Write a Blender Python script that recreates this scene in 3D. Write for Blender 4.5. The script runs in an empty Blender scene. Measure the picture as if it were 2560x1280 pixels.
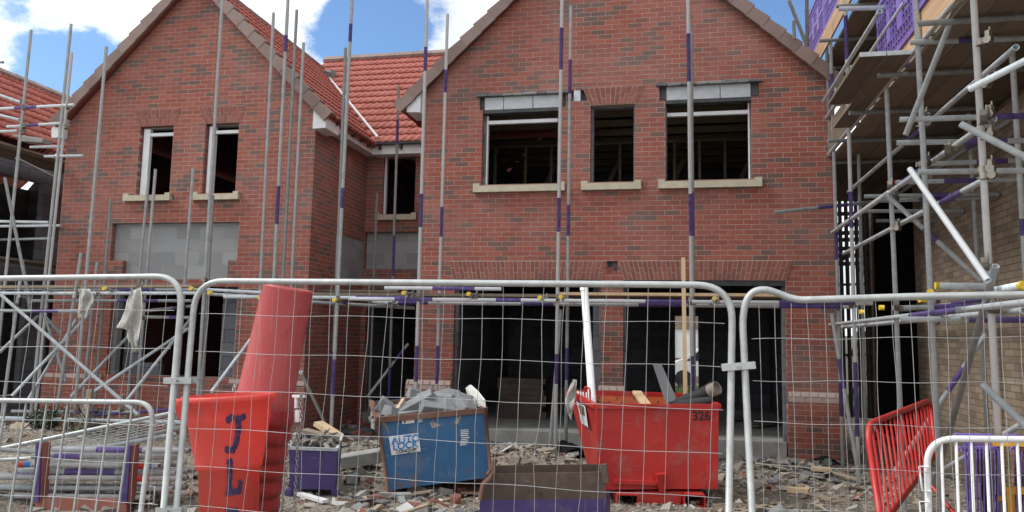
import bpy, bmesh, math, random
from mathutils import Vector, Matrix, noise
random.seed(7)
C = bpy.context.scene.collection
sc = bpy.context.scene
# ------------------------------------------------------------------ camera
F_PX, PITCH, ROLL, YAW, EYE = 1920.0, math.radians(6.2), math.radians(1.13), math.radians(-11.94), 1.62
_F = Vector((math.sin(YAW), math.cos(YAW), 0)); _R = Vector((math.cos(YAW), -math.sin(YAW), 0)); _U = Vector((0, 0, 1))
FW = math.cos(PITCH)*_F + math.sin(PITCH)*_U; U2 = math.cos(PITCH)*_U - math.sin(PITCH)*_F
RT = math.cos(ROLL)*_R + math.sin(ROLL)*U2; UP = math.cos(ROLL)*U2 - math.sin(ROLL)*_R
cam = bpy.data.objects.new('camera', bpy.data.cameras.new('camera')); C.objects.link(cam)
cam.matrix_world = Matrix(((RT.x, UP.x, -FW.x, 0), (RT.y, UP.y, -FW.y, 0), (RT.z, UP.z, -FW.z, EYE), (0, 0, 0, 1)))
cam.data.sensor_width = 36.0; cam.data.lens = 36.0*F_PX/2560.0; cam.data.clip_end = 2000; cam.data.clip_start = 0.05
sc.camera = cam
def ray(x, y): return RT*((x-1280)/F_PX) + UP*((640-y)/F_PX) + FW
EYEV = Vector((0, 0, EYE))
def P(x, y, Y): d = ray(x, y); return d*(Y/d.y) + EYEV
def PZ(x, y, Z=0.0): d = ray(x, y); return d*((Z-EYE)/d.z) + EYEV
def PX(x, y, X): d = ray(x, y); return d*(X/d.x) + EYEV
# ------------------------------------------------------------------ world, sun, exposure
SUN_DIR = Vector((-0.66, -0.20, 0.74)).normalized()
w = bpy.data.worlds.new('World'); sc.world = w; w.use_nodes = True
def build_world():
    nt = w.node_tree; N = nt.nodes; L = nt.links; N.clear()
    out = N.new('ShaderNodeOutputWorld'); bg = N.new('ShaderNodeBackground')
    sky = N.new('ShaderNodeTexSky'); sky.sky_type = 'NISHITA'; sky.sun_disc = False
    sky.sun_elevation = math.asin(SUN_DIR.z); sky.sun_rotation = math.atan2(SUN_DIR.x, SUN_DIR.y)
    sc_ = N.new('ShaderNodeVectorMath'); sc_.operation = 'MULTIPLY'; L.new(sky.outputs[0], sc_.inputs[0]); sc_.inputs[1].default_value = (0.085, 0.105, 0.125)
    tc = N.new('ShaderNodeTexCoord')
    def noise_n(scale, detail, rough, off=(0, 0, 0)):
        m = N.new('ShaderNodeMapping'); m.inputs['Location'].default_value = off; m.inputs['Scale'].default_value = (1, 1, 1.7)
        L.new(tc.outputs['Generated'], m.inputs[0])
        n = N.new('ShaderNodeTexNoise'); n.inputs['Scale'].default_value = scale; n.inputs['Detail'].default_value = detail; n.inputs['Roughness'].default_value = rough
        L.new(m.outputs[0], n.inputs[0]); return n.outputs['Fac']
    def math_n(op, a, b=None, clamp=False):
        m = N.new('ShaderNodeMath'); m.operation = op; m.use_clamp = clamp
        for i, v in enumerate((a, b)):
            if v is None: continue
            if isinstance(v, (int, float)): m.inputs[i].default_value = v
            else: L.new(v, m.inputs[i])
        return m.outputs[0]
    acc = None
    for (px, py, size, amp) in ((190, 185, 4.6, 1.35), (110, 150, 2.6, .4), (240, 225, 3.2, .7), (30, 5, 1.6, .8), (850, 105, 3.6, 1.0), (935, 75, 4.3, 1.35), (1000, 100, 3.0, .9), (1050, 20, 3.0, .8), (890, 45, 2.5, .4), (690, 205, 1.6, .0), (1960, 20, 5.0, 1.5), (2040, 60, 5.0, 1.4), (2100, -60, 5, 1.0), (900, -700, 7, .8), (-700, 0, 7, .8)):
        d = ray(px, py).normalized()
        dp = N.new('ShaderNodeVectorMath'); dp.operation = 'DOT_PRODUCT'; L.new(tc.outputs['Generated'], dp.inputs[0]); dp.inputs[1].default_value = d
        mr = N.new('ShaderNodeMapRange'); mr.interpolation_type = 'SMOOTHSTEP'
        mr.inputs['From Min'].default_value = math.cos(math.radians(size)); mr.inputs['From Max'].default_value = 1.0
        mr.inputs['To Max'].default_value = amp; L.new(dp.outputs['Value'], mr.inputs['Value'])
        acc = mr.outputs[0] if acc is None else math_n('ADD', acc, mr.outputs[0])
    n1 = noise_n(11, 12, .66); n2 = noise_n(40, 8, .65, (3, 1, 2))
    t = math_n('ADD', acc, math_n('MULTIPLY', math_n('SUBTRACT', n1, .5), 2.6)); t = math_n('ADD', t, math_n('MULTIPLY', math_n('SUBTRACT', n2, .5), 1.1))
    mr = N.new('ShaderNodeMapRange'); mr.interpolation_type = 'SMOOTHSTEP'; mr.inputs['From Min'].default_value = .06; mr.inputs['From Max'].default_value = 1.05
    L.new(t, mr.inputs['Value'])
    n3 = noise_n(4.2, 8, .55, (7, 2, 5))
    cr = N.new('ShaderNodeValToRGB'); L.new(n3, cr.inputs[0])
    cr.color_ramp.elements[0].position = .40; cr.color_ramp.elements[0].color = (.60, .635, .675, 1)
    cr.color_ramp.elements[1].position = .57; cr.color_ramp.elements[1].color = (1.02, 1.04, 1.06, 1)
    mx = N.new('ShaderNodeMix'); mx.data_type = 'RGBA'; L.new(mr.outputs[0], mx.inputs['Factor']); L.new(cr.outputs[0], mx.inputs['A']); L.new(sc_.outputs[0], mx.inputs['B'])
    L.new(mx.outputs['Result'], bg.inputs[0]); bg.inputs[1].default_value = 1.0; L.new(bg.outputs[0], out.inputs[0])
build_world()
sl = bpy.data.lights.new('sun', 'SUN'); sl.energy = 1.6; sl.angle = math.radians(12); sl.color = (1, .97, .93)
so = bpy.data.objects.new('sun', sl); C.objects.link(so); so.rotation_euler = SUN_DIR.to_track_quat('Z', 'Y').to_euler()
vs = sc.view_settings; vs.view_transform = 'Standard'; vs.look = 'None'; vs.exposure = 0.66; vs.gamma = 1; vs.use_curve_mapping = False
# ------------------------------------------------------------------ materials
class NT:
    def __init__(s, name):
        s.m = bpy.data.materials.new(name); s.m.use_nodes = True; s.t = s.m.node_tree; s.N = s.t.nodes; s.L = s.t.links
        s.b = s.N['Principled BSDF']
        g = s.N.new('ShaderNodeNewGeometry'); s.pos = g.outputs['Position']; s.isl = g.outputs['Random Per Island']
        s.obj = s.N.new('ShaderNodeObjectInfo').outputs['Random']
    def link(s, a, b): s.L.new(a, b)
    def noise(s, scale, detail=4, rough=.6, vec=None, stretch=None):
        n = s.N.new('ShaderNodeTexNoise'); n.inputs['Scale'].default_value = scale; n.inputs['Detail'].default_value = detail; n.inputs['Roughness'].default_value = rough
        v = vec or s.pos
        if stretch:
            m = s.N.new('ShaderNodeMapping'); m.inputs['Scale'].default_value = stretch; s.link(v, m.inputs[0]); v = m.outputs[0]
        s.link(v, n.inputs[0]); return n.outputs['Fac']
    def ramp(s, fac, stops, const=False):
        r = s.N.new('ShaderNodeValToRGB'); e = r.color_ramp.elements
        if const: r.color_ramp.interpolation = 'CONSTANT'
        while len(e) < len(stops): e.new(.5)
        for i, (p, c) in enumerate(stops): e[i].position = p; e[i].color = (*c, 1) if len(c) == 3 else c
        s.link(fac, r.inputs[0]); return r.outputs[0]
    def mix(s, fac, a, b, mode='MIX'):
        m = s.N.new('ShaderNodeMix'); m.data_type = 'RGBA'; m.blend_type = mode
        for k, v in (('Factor', fac), ('A', a), ('B', b)):
            i = m.inputs[k] if k != 'Factor' else m.inputs[0]
            i = {'Factor': m.inputs[0], 'A': m.inputs[6], 'B': m.inputs[7]}[k]
            if isinstance(v, (int, float)): i.default_value = v
            elif isinstance(v, tuple): i.default_value = (*v, 1)
            else: s.link(v, i)
        return m.outputs[2]
    def math(s, op, a, b=0.0, clamp=False):
        m = s.N.new('ShaderNodeMath'); m.operation = op; m.use_clamp = clamp
        for i, v in enumerate((a, b)):
            if isinstance(v, (int, float)): m.inputs[i].default_value = v
            else: s.link(v, m.inputs[i])
        return m.outputs[0]
    def bump(s, h, strength=.4, dist=.01):
        b = s.N.new('ShaderNodeBump'); b.inputs['Strength'].default_value = strength; b.inputs['Distance'].default_value = dist
        s.link(h, b.inputs['Height']); s.link(b.outputs[0], s.b.inputs['Normal'])
    def done(s, col, rough=.8, metal=0.0, spec=.4):
        i = s.b.inputs['Base Color']
        if isinstance(col, tuple): i.default_value = (*col, 1)
        else: s.link(col, i)
        for k, v in (('Roughness', rough), ('Metallic', metal)):
            if isinstance(v, (int, float)): s.b.inputs[k].default_value = v
            else: s.link(v, s.b.inputs[k])
        s.b.inputs['Specular IOR Level'].default_value = spec
        return s.m
def brick_mat(name, axis, bw, bh, mortar, stops, mcol, msize=.0078, cluster=.5, bumpd=.006, mvar=.35, freq=.5, dirt=.25, rot=False, phase=(0, 0)):
    t = NT(name)
    sp = t.N.new('ShaderNodeSeparateXYZ'); t.link(t.pos, sp.inputs[0])
    cb = t.N.new('ShaderNodeCombineXYZ')
    if rot: t.link(sp.outputs['Z'], cb.inputs[0]); t.link(sp.outputs[axis], cb.inputs[1])
    else: t.link(sp.outputs[axis], cb.inputs[0]); t.link(sp.outputs['Z'], cb.inputs[1])
    mp = t.N.new('ShaderNodeMapping'); mp.inputs['Location'].default_value = (20.03+phase[0], 10.0+phase[1], 0); t.link(cb.outputs[0], mp.inputs[0])
    # slight irregularity of the laying
    wob = t.N.new('ShaderNodeTexNoise'); wob.inputs['Scale'].default_value = 7; wob.inputs['Detail'].default_value = 2; t.link(mp.outputs[0], wob.inputs[0])
    wv = t.N.new('ShaderNodeVectorMath'); wv.operation = 'MULTIPLY_ADD'; t.link(wob.outputs['Color'], wv.inputs[0]); wv.inputs[1].default_value = (.012, .007, 0); t.link(mp.outputs[0], wv.inputs[2])
    br = t.N.new('ShaderNodeTexBrick'); t.link(wv.outputs[0], br.inputs['Vector'])
    for k, v in (('Scale', 1), ('Mortar Size', msize/2), ('Mortar Smooth', .25), ('Bias', 0), ('Brick Width', bw), ('Row Height', bh)): br.inputs[k].default_value = v
    br.offset = .5; br.squash = 1
    br.inputs['Color1'].default_value = (0, 0, 0, 1); br.inputs['Color2'].default_value = (1, 1, 1, 1); br.inputs['Mortar'].default_value = (.5, .5, .5, 1)
    rnd = br.outputs['Color']
    clus = t.noise(freq, 3, .6, mp.outputs[0], (1, 2.2, 1))
    v = t.math('ADD', rnd, t.math('MULTIPLY', t.math('SUBTRACT', clus, .5), cluster))
    col = t.ramp(v, stops)
    fine = t.noise(38, 5, .65)
    col = t.mix(t.math('MULTIPLY', fine, .55), col, (.5, .5, .5), 'OVERLAY')
    mc = t.ramp(t.noise(3.5, 4), ((.3, tuple(c*(1-mvar) for c in mcol)), (.65, mcol)))
    col = t.mix(br.outputs['Fac'], col, mc)
    big = t.noise(.9, 6, .62)
    col = t.mix(t.math('MULTIPLY', big, dirt), col, (.13, .12, .115), 'MULTIPLY') if False else t.mix(t.math('MULTIPLY', t.math('SUBTRACT', big, .42, True), dirt*3, True), col, (.34, .29, .275))
    smear = t.noise(2.3, 8, .75, None, (1, 1, 2.5))
    col = t.mix(t.math('MULTIPLY', t.math('SUBTRACT', smear, .60, True), 2.6*dirt, True), col, (.56, .50, .47))
    h = t.math('SUBTRACT', t.math('MULTIPLY', fine, .35), br.outputs['Fac'])
    t.bump(h, .7, bumpd)
    return t.done(col, .9, 0, .25)
RED_STOPS = ((0.0, (.142, .088, .076)), (.13, (.170, .092, .076)), (.26, (.240, .080, .060)), (.5, (.276, .087, .063)), (.75, (.318, .104, .074)), (1.0, (.262, .079, .059)))
MORT = (.46, .345, .30)
M = {}
M['brick_x'] = brick_mat('red_brick_front', 'X', .225, .075, 1, RED_STOPS, MORT, cluster=1.15, freq=.55)
M['brick_y'] = brick_mat('red_brick_side', 'Y', .225, .075, 1, RED_STOPS, MORT, phase=(.1, 0))
BLK_SHADED = ((0, (.13, .137, .155)), (1, (.18, .188, .21)))  # darker copy of the grey block, shade put into the colour
M['shaded_block_x'] = brick_mat('shaded_block_front', 'X', .45, .225, 1, BLK_SHADED, (.085, .085, .09), msize=.012, dirt=.1)
M['shaded_block_y'] = brick_mat('shaded_block_side', 'Y', .45, .225, 1, BLK_SHADED, (.085, .085, .09), msize=.012, dirt=.1)
M['plinthbrick'] = brick_mat('pale_plinth_brick', 'X', 9, 9, 1, ((0, (.44, .33, .30)), (1, (.50, .385, .35))), MORT)
BLK = ((0, (.24, .245, .25)), (1, (.33, .335, .34)))
M['block_x'] = brick_mat('grey_block_front', 'X', .45, .225, 1, BLK, (.36, .36, .36), msize=.012, dirt=.1, phase=(0, .06))
M['block_y'] = brick_mat('grey_block_side', 'Y', .45, .225, 1, BLK, (.36, .36, .36), msize=.012, dirt=.1)
BUFF = ((0, (.19, .145, .10)), (.5, (.26, .20, .14)), (1, (.31, .245, .175)))
M['buff_y'] = brick_mat('buff_brick_side', 'Y', .225, .075, 1, BUFF, (.16, .13, .10), msize=.012)
M['buff_x'] = brick_mat('buff_brick_front', 'X', .225, .075, 1, BUFF, (.16, .13, .10), msize=.012)
def simple(name, c1, c2, rough=.8, metal=0, scale=6, bump=.2, bscale=40, bd=.004, stretch=None, spec=.4, lo=.35, hi=.65, isl=0, detail=6):
    t = NT(name); n = t.noise(scale, detail, .62, None, stretch)
    if isl: n = t.math('ADD', t.math('MULTIPLY', n, 1-isl), t.math('MULTIPLY', t.math('FRACT', t.math('ADD', t.isl, t.obj)), isl))
    col = t.ramp(n, ((lo, c1), (hi, c2)))
    if bump: t.bump(t.noise(bscale, 5, .6, None, stretch), bump, bd)
    return t.done(col, rough, metal, spec)
M['stone'] = simple('cast_stone', (.42, .385, .29), (.52, .475, .36), .85, scale=9)
M['aerated'] = simple('aerated_block', (.50, .53, .56), (.60, .63, .66), .9, scale=8)
M['skip_block'] = simple('dusty_grey_block', (.15, .158, .165), (.25, .26, .265), .9, scale=5, isl=.2, bump=.5)
M['slate'] = simple('grey_slate', (.12, .125, .13), (.24, .245, .245), .85, scale=9, isl=.6)
M['verge'] = simple('verge_cap_brown', (.18, .125, .11), (.25, .18, .155), .75, scale=3, isl=.35)
M['tile'] = simple('terracotta_tile', (.29, .080, .060), (.41, .130, .098), .7, scale=3, isl=.0, bscale=60)
M['white'] = simple('white_plastic', (.66, .67, .68), (.76, .77, .78), .45, scale=4, bump=0)
M['black'] = simple('black_plastic', (.018, .018, .02), (.035, .035, .038), .5, scale=6, bump=.1)
M['dark_steel'] = simple('dark_lintel_steel', (.03, .032, .035), (.06, .062, .066), .6, scale=8)
M['concrete'] = simple('concrete', (.24, .235, .22), (.36, .35, .33), .92, scale=4, bump=.4, bscale=25)
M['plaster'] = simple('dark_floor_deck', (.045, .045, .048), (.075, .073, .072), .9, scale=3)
M['ply'] = simple('plywood', (.42, .27, .16), (.55, .37, .23), .8, scale=3, stretch=(1, .25, 6))
M['board'] = simple('scaffold_board', (.14, .11, .082), (.24, .19, .145), .85, scale=4, stretch=(9, .5, 9), isl=.4)
M['timber'] = simple('pale_timber', (.47, .33, .19), (.60, .45, .28), .75, scale=6, stretch=(3, 3, .4), isl=.3)
M['oldwood'] = simple('weathered_timber', (.24, .19, .14), (.36, .29, .21), .85, scale=6, isl=.3)
M['rubber_black'] = simple('black_membrane', (.012, .012, .014), (.03, .03, .033), .7, scale=5, bump=.5, bscale=14, bd=.02)
M['yellow'] = simple('yellow_cap', (.60, .42, .03), (.70, .52, .06), .5, scale=6, bump=0)
M['brass'] = simple('coupler_steel', (.16, .14, .115), (.27, .25, .22), .55, .4, scale=14, bump=.3, bscale=60)
def galv(name, a, b, rough=.42, metal=.75, spot=.5):
    t = NT(name); n = t.noise(11, 6, .7); n2 = t.noise(70, 3, .6)
    col = t.ramp(n, ((.3, a), (.62, b)))
    col = t.mix(t.math('MULTIPLY', t.math('GREATER_THAN', n2, .66), spot), col, (.26, .24, .22))
    t.bump(n2, .15, .002)
    return t.done(col, t.math('ADD', t.math('MULTIPLY', n, .25), rough-.1), metal, .5)
M['galv'] = galv('galvanised_tube', (.54, .60, .64), (.76, .83, .87), .45, .05)
M['galv_bright'] = galv('bright_galvanised_tube', (.80, .85, .90), (.90, .94, .97), .38, .0, .15)
M['galv_dull'] = galv('dull_grey_tube', (.36, .40, .42), (.53, .58, .60), .5, .05)
M['fence_steel'] = galv('fence_galvanised', (.36, .38, .38), (.50, .52, .515), .42, .3, .25)
M['wire'] = simple('fence_wire', (.40, .41, .41), (.55, .56, .56), .45, .5, scale=9, bump=0)
M['purple_paint'] = simple('purple_paint', (.115, .08, .28), (.20, .15, .40), .5, scale=14, bump=.15)
M['purple_plastic'] = simple('purple_plastic', (.165, .11, .40), (.22, .15, .48), .5, scale=5, bump=0)
M['purple_dark'] = simple('dark_purple_steel', (.045, .03, .12), (.085, .06, .19), .6, scale=9)
def worn_paint(name, base, base2, rust, amount=.58, rough=.45, scale=5, second=None):
    t = NT(name); n = t.noise(scale, 9, .7, None, (1, 1, .6)); n2 = t.noise(2.5, 5, .6)
    col = t.ramp(n2, ((.35, base), (.65, base2)))
    if second: col = t.mix(t.math('GREATER_THAN', t.noise(26, 5, .7, None, (.35, .35, 1.6)), .68), col, second)
    msk = t.math('MULTIPLY', t.math('SUBTRACT', n, amount), 16, True)
    col = t.mix(msk, col, t.ramp(t.noise(30, 4), ((.35, rust), (.65, tuple(min(1, c*1.9) for c in rust)))))
    scr = t.math('GREATER_THAN', t.noise(17, 3, .55, None, (.25, .25, 2.6)), .70)
    scr2 = t.math('GREATER_THAN', t.noise(13, 3, .5, None, (2.4, 2.4, .22)), .71)
    col = t.mix(t.math('MULTIPLY', t.math('MAXIMUM', scr, scr2), .55), col, tuple(min(1, c*1.25+.12) for c in base2))
    dust = t.noise(3.2, 8, .7)
    col = t.mix(t.math('MULTIPLY', t.math('SUBTRACT', dust, .52, True), 1.5, True), col, (.30, .265, .22))
    t.bump(t.math('ADD', t.math('ADD', msk, t.math('MULTIPLY', n2, .5)), t.math('MULTIPLY', t.noise(1.7, 3), 6)), .35, .006)
    return t.done(col, t.math('ADD', t.math('MULTIPLY', msk, .4), rough, True), 0, .45)
M['skip_red'] = worn_paint('red_skip_paint', (.40, .020, .018), (.50, .030, .024), (.16, .045, .025), .66, .45)
M['skip_orange'] = worn_paint('orange_worn_inside', (.62, .15, .05), (.70, .20, .07), (.07, .055, .05), .54, .6, 7)
M['skip_blue'] = worn_paint('blue_skip_paint', (.020, .092, .215), (.028, .12, .265), (.11, .05, .028), .61, .5, 4.2)
M['rust'] = worn_paint('rusty_steel', (.13, .065, .045), (.19, .10, .07), (.06, .04, .03), .6, .8)
M['rustred'] = worn_paint('red_oxide_steel', (.22, .07, .05), (.28, .10, .07), (.10, .06, .05), .6, .7)
M['brown_steel'] = worn_paint('brown_bin_steel', (.075, .05, .04), (.11, .075, .055), (.045, .032, .026), .58, .6, 5, (.22, .18, .14))
M['purple_steel'] = worn_paint('purple_bin_paint', (.05, .035, .135), (.068, .046, .17), (.10, .07, .07), .66, .5)
M['red_barrier'] = worn_paint('red_barrier_paint', (.44, .020, .020), (.52, .032, .028), (.32, .20, .18), .70, .4, 9)
M['white_barrier'] = worn_paint('white_barrier_paint', (.72, .72, .72), (.80, .80, .80), (.38, .30, .24), .72, .4, 9)
M['orange_barrier'] = worn_paint('orange_barrier_paint', (.62, .30, .02), (.70, .36, .03), (.30, .14, .05), .68, .45, 9)
def chute_mat(name, a, b, trans):
    t = NT(name); n = t.noise(3, 6, .65); sc2 = t.noise(22, 5, .7, None, (1, 1, .15))
    col = t.ramp(n, ((.3, a), (.7, b)))
    col = t.mix(t.math('MULTIPLY', t.math('SUBTRACT', sc2, .54, True), 2.2, True), col, (.62, .30, .27))
    col = t.mix(t.math('MULTIPLY', t.math('GREATER_THAN', t.noise(12, 8, .75), .655), .45), col, (.50, .40, .36))
    col = t.mix(t.math('MULTIPLY', t.math('GREATER_THAN', t.noise(15, 3, .5, None, (1.8, 1.8, .3)), .70), .4), col, (.28, .05, .045))
    t.bump(t.noise(9, 4), .15, .01)
    m = t.done(col, .42, 0, .4)
    if trans:
        tr = t.N.new('ShaderNodeBsdfTranslucent'); tr.inputs[0].default_value = (.95, .10, .05, 1)
        ms = t.N.new('ShaderNodeMixShader'); ms.inputs[0].default_value = trans
        o = [x for x in t.N if x.type == 'OUTPUT_MATERIAL'][0]
        t.link(t.b.outputs[0], ms.inputs[1]); t.link(tr.outputs[0], ms.inputs[2]); t.link(ms.outputs[0], o.inputs[0])
    return m
M['chute'] = chute_mat('red_chute_plastic', (.82, .145, .12), (.88, .19, .16), .38)
M['chute_faded'] = chute_mat('faded_red_chute_plastic', (.50, .095, .10), (.58, .135, .14), .12)
M['shade_lining'] = simple('black_shade_lining', (.012, .013, .016), (.022, .023, .028), .95, scale=3)  # near black, the deep shade of the recess put into the colour
M['backlit'] = simple('backlit_dark_tube', (.03, .032, .036), (.06, .062, .068), .7, scale=9)  # backlit darkness of the far tubes put into their colour
M['bar_grey'] = galv('barrier_bar_grey', (.17, .18, .18), (.27, .28, .28), .5, .2)
M['galv_old'] = galv('old_galvanised_tube', (.27, .275, .27), (.43, .435, .425), .5, .1, .4)
M['chute_dark'] = chute_mat('deep_red_chute_plastic', (.33, .030, .032), (.42, .045, .045), .06)
M['navy_paint'] = simple('navy_stencil_paint', (.03, .03, .10), (.20, .05, .10), .7, scale=22, bump=0, lo=.45, hi=.75, detail=9)
M['blue_ink'] = simple('blue_print', (.02, .16, .42), (.03, .20, .50), .5, scale=6, bump=0)
M['ink'] = simple('black_print', (.015, .015, .015), (.03, .03, .03), .6, scale=9, bump=0)
M['sticker'] = simple('white_sticker', (.62, .64, .66), (.74, .75, .76), .5, scale=9, bump=0)
M['rag'] = simple('dirty_plastic_sheet', (.62, .61, .57), (.80, .79, .75), .6, scale=9, bump=.4, bscale=18, bd=.02)
M['paperwaste'] = simple('waste_sheet', (.42, .42, .40), (.60, .60, .57), .8, scale=7, isl=.5)
M['card'] = simple('brown_card', (.22, .18, .145), (.30, .25, .20), .9, scale=5)
M['chain'] = simple('chain_steel', (.32, .32, .31), (.52, .52, .50), .4, .8, scale=20, bump=.2)
M['leaf'] = simple('weed_leaf', (.03, .045, .02), (.055, .08, .03), .7, scale=9, isl=.5, bump=0)
M['grass'] = simple('grass_leaf', (.06, .10, .03), (.12, .17, .05), .7, scale=5, isl=.5, bump=0)
M['fencewood'] = simple('grey_fence_board', (.26, .25, .23), (.38, .36, .33), .9, scale=5, isl=.4, stretch=(8, 8, .6))
def ground_mat():
    t = NT('rubble_ground'); n = t.noise(.8, 8, .65); n2 = t.noise(14, 8, .7)
    vo = t.N.new('ShaderNodeTexVoronoi'); vo.inputs['Scale'].default_value = 26; t.link(t.pos, vo.inputs[0])
    col = t.ramp(n, ((.32, (.150, .120, .088)), (.52, (.215, .180, .138)), (.7, (.27, .235, .19))))
    cs = t.ramp(vo.outputs['Color'], ((.2, (.13, .12, .11)), (.5, (.27, .24, .20)), (.8, (.40, .37, .32))))
    col = t.mix(.45, col, cs); col = t.mix(t.math('MULTIPLY', n2, .5), col, (.5, .5, .5), 'OVERLAY')
    col = t.mix(t.math('MULTIPLY', t.math('SUBTRACT', t.noise(1.1, 7, .7), .5, True), 4.5, True), col, (.105, .085, .065))
    t.bump(t.math('ADD', t.math('MULTIPLY', vo.outputs['Distance'], -1.2), n2), .8, .03)
    return t.done(col, .95, 0, .2)
M['ground'] = ground_mat()
def rubble_mat():
    t = NT('mixed_rubble'); n = t.noise(30, 5, .6)
    col = t.ramp(t.isl, ((0, (.19, .175, .16)), (.2, (.30, .275, .24)), (.4, (.38, .355, .32)), (.55, (.26, .235, .20)), (.72, (.30, .255, .19)), (.84, (.36, .335, .30)), (.9, (.30, .11, .075)), (.96, (.11, .105, .105)), (1, (.5, .49, .47))))
    col = t.mix(t.math('MULTIPLY', n, .5), col, (.5, .5, .5), 'OVERLAY'); t.bump(n, .5, .01)
    return t.done(col, .92, 0, .25)
M['rubble'] = rubble_mat()
def arch_mat():
    t = NT('arch_brick'); n = t.noise(38, 5, .65)
    col = t.ramp(t.isl, ((0, (.20, .078, .062)), (.5, (.245, .090, .070)), (1, (.29, .108, .080))))
    col = t.mix(t.math('MULTIPLY', n, .55), col, (.5, .5, .5), 'OVERLAY'); t.bump(n, .4, .004)
    return t.done(col, .9, 0, .25)
M['arch'] = arch_mat()
M['mortar'] = simple('pale_mortar', (.42, .34, .30), (.52, .43, .38), .95, scale=12)
# ------------------------------------------------------------------ object helpers
WORLD = {}
def _wl(o):
    return WORLD.get(o.name, Vector((0, 0, 0)))
def thing(name, label, cat, loc=(0, 0, 0), group=None):
    o = bpy.data.objects.new(name, None); C.objects.link(o); o.empty_display_size = .2
    o.location = loc; WORLD[o.name] = Vector(loc)
    return tag(o, label, cat, group)
def tag(o, label, cat, group=None, kind=None):
    if label: o['label'] = label
    if cat: o['category'] = cat
    if group: o['group'] = group
    if kind: o['kind'] = kind
    return o
def obj(name, bm, mat, parent=None, smooth=False, origin=None, label=None):
    """links the bmesh (world coordinates) as ONE mesh object"""
    base = Vector((0, 0, 0))
    if parent is not None: base = _wl(parent)
    elif origin is not None: base = Vector(origin)
    if base.length > 0: bmesh.ops.translate(bm, verts=bm.verts, vec=-base)
    me = bpy.data.meshes.new(name)
    if smooth:
        for f in bm.faces: f.smooth = True
    bm.to_mesh(me); bm.free()
    for m in (mat if isinstance(mat, (list, tuple)) else [mat]): me.materials.append(m)
    o = bpy.data.objects.new(name, me); C.objects.link(o)
    if parent is not None: o.parent = parent
    elif origin is not None: o.location = base
    WORLD[o.name] = base
    if label: o['label'] = label
    return o
def single(name, bm, mat, label, cat, group=None, smooth=False, kind=None):
    zs = [v.co for v in bm.verts]
    o = Vector((sum(v.x for v in zs)/len(zs), sum(v.y for v in zs)/len(zs), min(v.z for v in zs)))
    return tag(obj(name, bm, mat, None, smooth, o), label, cat, group, kind)
def nb(): return bmesh.new()
def hexa(bm, b, t):
    """b, t: four bottom and four top points, same order"""
    vb = [bm.verts.new(p) for p in b]; vt = [bm.verts.new(p) for p in t]
    fs = [bm.faces.new(vb[::-1]), bm.faces.new(vt)]
    for i in range(4):
        j = (i+1) % 4; fs.append(bm.faces.new((vb[i], vb[j], vt[j], vt[i])))
    return fs
def box(bm, x0, x1, y0, y1, z0, z1):
    return hexa(bm, [(x0, y0, z0), (x1, y0, z0), (x1, y1, z0), (x0, y1, z0)], [(x0, y0, z1), (x1, y0, z1), (x1, y1, z1), (x0, y1, z1)])
def obox(bm, c, s, rot=(0, 0, 0)):
    from mathutils import Euler
    R = Euler(rot).to_matrix(); c = Vector(c); h = Vector(s)/2
    p = lambda a, b, d: c + R @ Vector((a*h.x, b*h.y, d*h.z))
    return hexa(bm, [p(-1, -1, -1), p(1, -1, -1), p(1, 1, -1), p(-1, 1, -1)], [p(-1, -1, 1), p(1, -1, 1), p(1, 1, 1), p(-1, 1, 1)])
def bar(bm, a, b, wd, ht, up=(0, 0, 1)):
    a = Vector(a); b = Vector(b); d = (b-a).normalized(); s = d.cross(Vector(up))
    s = s.normalized() if s.length > 1e-4 else Vector((1, 0, 0)); u = s.cross(d)
    q = lambda p, i, j: p + s*(i*wd/2) + u*(j*ht/2)
    hexa(bm, [q(a, -1, -1), q(a, 1, -1), q(a, 1, 1), q(a, -1, 1)], [q(b, -1, -1), q(b, 1, -1), q(b, 1, 1), q(b, -1, 1)])
def frame_of(d):
    d = d.normalized(); s = d.cross(Vector((0, 0, 1)))
    s = s.normalized() if s.length > 1e-3 else Vector((1, 0, 0)); return s, s.cross(d).normalized()
def tube(bm, a, b, r=.02415, n=10, hollow=True):
    a = Vector(a); b = Vector(b); d = (b-a).normalized(); s, u = frame_of(d)
    def ring(c, rr): return [bm.verts.new(c + s*(rr*math.cos(2*math.pi*i/n)) + u*(rr*math.sin(2*math.pi*i/n))) for i in range(n)]
    A, B = ring(a, r), ring(b, r)
    for i in range(n):
        f = bm.faces.new((A[i], A[(i+1) % n], B[(i+1) % n], B[i])); f.smooth = True
    for O, c, sg in ((A, a, 1), (B, b, -1)):
        if hollow:
            I = ring(c, r*.84); J = ring(c + d*(sg*min(.06, (b-a).length*.3)), r*.84)
            for i in range(n):
                j = (i+1) % n; bm.faces.new((O[i], O[j], I[j], I[i])); bm.faces.new((I[i], I[j], J[j], J[i]))
            bm.faces.new(J)
        else: bm.faces.new(O)
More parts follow.
